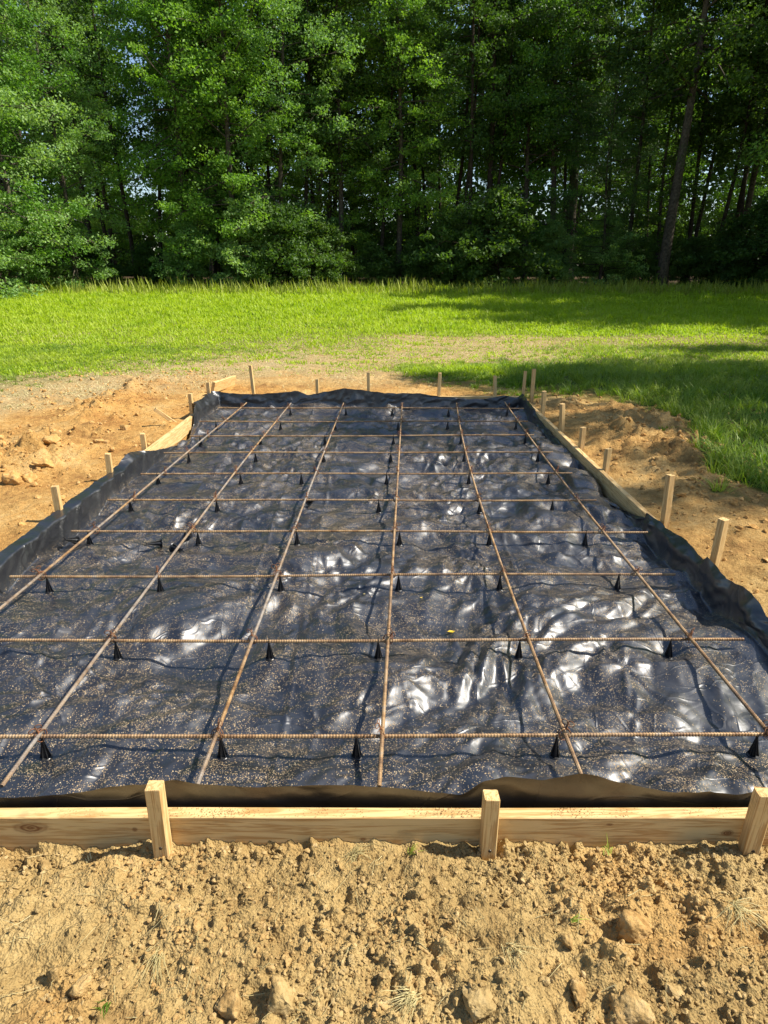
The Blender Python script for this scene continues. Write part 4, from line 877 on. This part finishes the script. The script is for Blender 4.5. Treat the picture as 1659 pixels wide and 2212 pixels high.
def tree(kind, x, y, s, rz, label, group, sz=None):
    loc = (x, y, float(base_h(np.array([float(x)]), np.array([float(y)]))[0])); sc = (s, s, sz or s)
    cat = 'shrub' if kind in 'su' else ('pine' if kind in 'py' else 'tree')
    if kind not in protoT:
        tm, cm, bk, lf_ = T[kind]; o = thing(KN[kind], loc, label, cat, group, (0, 0, rz)); o.scale = sc
        obj('trunk' if kind not in 'su' else 'stem', tm, M[bk], o); obj('crown' if kind not in 'su' else 'foliage', cm, M[lf_], o); protoT[kind] = o; return o
    o = dup(protoT[kind], loc, (0, 0, rz), sc, label); o['group'] = group; o['category'] = cat; return o
ORD = ['first', 'second', 'third', 'fourth', 'fifth', 'sixth', 'seventh', 'eighth', 'ninth', 'tenth', 'eleventh', 'twelfth', 'thirteenth', 'fourteenth', 'fifteenth', 'sixteenth', 'seventeenth']
def pxx(px, y): return (px - 829.5) / FPX * (y * ct + 0.4)
front_row = [('c', -60, 27, 1.0, 'pale sunlit broadleaf tree at the left edge, nearest the viewer, branches nearly to the ground'),
             ('a', 60, 31, 0.95, 'bright broadleaf tree just right of the left edge, hung with light green sprays'),
             ('c', 170, 33, 0.85, 'light green tree left of the gap where blue sky shows'),
             ('b', 400, 35.5, 0.92, 'sunlit broadleaf tree just right of the gap where blue sky shows'),
             ('a', 520, 34.5, 1.02, 'brightest broad tree in the left middle with low hanging foliage'),
             ('c', 620, 36, 1.1, 'tall pale tree whose crown spreads left of the picture middle'),
             ('d', 735, 37.5, 0.95, 'dark tree just left of the picture middle between brighter crowns'),
             ('b', 860, 38, 0.9, 'mid green tree at the picture middle with bright top leaves'),
             ('t', 985, 38, 0.95, 'dark leafy tree right of the picture middle'),
             ('a', 1130, 39, 1.0, 'tree with vivid yellow green crown top right of the middle'),
             ('y', 1290, 34.5, 0.85, 'young pine with a bright needle tuft standing before the dark trees at the right'),
             ('g', 1425, 35, 1.0, 'big pale grey trunk on the right, standing nearest the field'),
             ('t', 1530, 37, 1.0, 'dark small tree right of the big pale grey trunk'),
             ('d', 1640, 36, 1.0, 'dark overhanging tree at the right edge of the picture')]
for k, (kd, px0, y, s, lab) in enumerate(front_row): tree(kd, pxx(px0, y), y, s, k * 1.3, lab, 'trees along the front of the woods')
names = {'a': 'broadleaf tree', 'b': 'tall broadleaf tree', 'c': 'pale broadleaf tree', 'd': 'dark broadleaf tree', 'e': 'small dark tree', 'p': 'tall pine', 't': 'slender bare stemmed tree', 'g': 'thick trunked tree'}
r3 = random.Random(11)
rowsT = [(39.5, 'tdptbetaetpdtetde', 'second row'), (44, 'tpabtptagtpt', 'third row'), (50, 'tpagtpbt', 'fourth row'), (58, 'agbdapbgadbg', 'backmost row')]
for ri, (y0, kinds, rname) in enumerate(rowsT):
    n = len(kinds)
    for k, kd in enumerate(kinds):
        px0 = -120 + (1900) * (k + 0.5) / n + r3.uniform(-30, 30); y = y0 + r3.uniform(-1.3, 1.3)
        if 255 < px0 < 375 and kd not in 'pt' : px0 = 225 if px0 < 310 else 410
        tree(kd, pxx(px0, y), y, r3.uniform(0.9, 1.12), r3.uniform(0, 6.28), '%s in the %s of the woods, %s from left' % (names[kd], rname, ORD[k]), 'trees in the %s of the woods' % rname)
for k in range(16):                                       # slim dark poles just inside the edge
    px0 = [215, 300, 352, 470, 560, 655, 690, 765, 820, 905, 1010, 1050, 1215, 1345, 1480, 1585][k]; y = 37.5 + (k * 7 % 5) * 0.7
    tree('t', pxx(px0, y), y, 0.95 + 0.1 * ((k * 3) % 4) / 3, k * 2.1, 'slender dark pole just inside the edge of the woods, %s from left' % ORD[k], 'slim poles just inside the edge of the woods')
# bushes under the edge of the wood
bl = [(0, 29.5, 'u', 0.9), (90, 32, 's', 0.8), (205, 35, 's', 0.9), (330, 35.5, 's', 0.8), (420, 34.5, 'u', 0.95), (520, 34, 'u', 1.1), (610, 33.8, 's', 1.35), (700, 35, 's', 1.1), (800, 36, 's', 0.8), (905, 36, 's', 0.9), (985, 34.8, 's', 1.35), (1080, 34, 's', 1.6), (1180, 36, 'u', 0.9), (1290, 35, 'u', 1.0), (1370, 36, 's', 0.9), (1490, 36.5, 's', 0.9), (1580, 35, 's', 1.2), (1655, 33.5, 's', 1.5)]
for k, (px0, y, kd, s) in enumerate(bl):
    tree(kd, pxx(px0, y), y, s * 0.8, k * 0.9, '%s green shrub at the foot of the woods, %s' % ('pale' if kd == 'u' else 'dark', 'leftmost' if k == 0 else ('rightmost' if k == len(bl) - 1 else (ORD[k] + ' from the left' if k < 9 else ORD[len(bl) - 1 - k] + ' from the right'))), 'shrubs at the foot of the woods')
# the line of tall trees to the right, outside the picture, that shades the lawn
sh = [('b', 19.5, 27.6, 1.15), ('a', 20.0, 24.2, 1.3), ('g', 24, 29.5, 1.1), ('a', 17.8, 19.8, 1.08), ('a', 23, 21.5, 1.0), ('b', 21.5, 22.4, 1.2),
      ('o', 9.6, 9.6, 0.62), ('o', 9.9, 7.2, 0.68), ('o', 12.4, 5.0, 0.72), ('o', 12.6, 10.2, 0.78), ('o', 16.5, 7.5, 0.8), ('a', 18.6, 13.6, 0.85), ('d', 24, 33, 1.0), ('b', 27, 37, 1.0), ('a', 28, 41, 1.0), ('b', 20.5, 30.8, 1.2)]
for k, (kd, x, y, s) in enumerate(sh):
    tree(kd, x, y, s, k * 1.1, 'tree off to the right that shades the lawn, number %s of that group' % ORD[k], 'trees to the right of the picture')
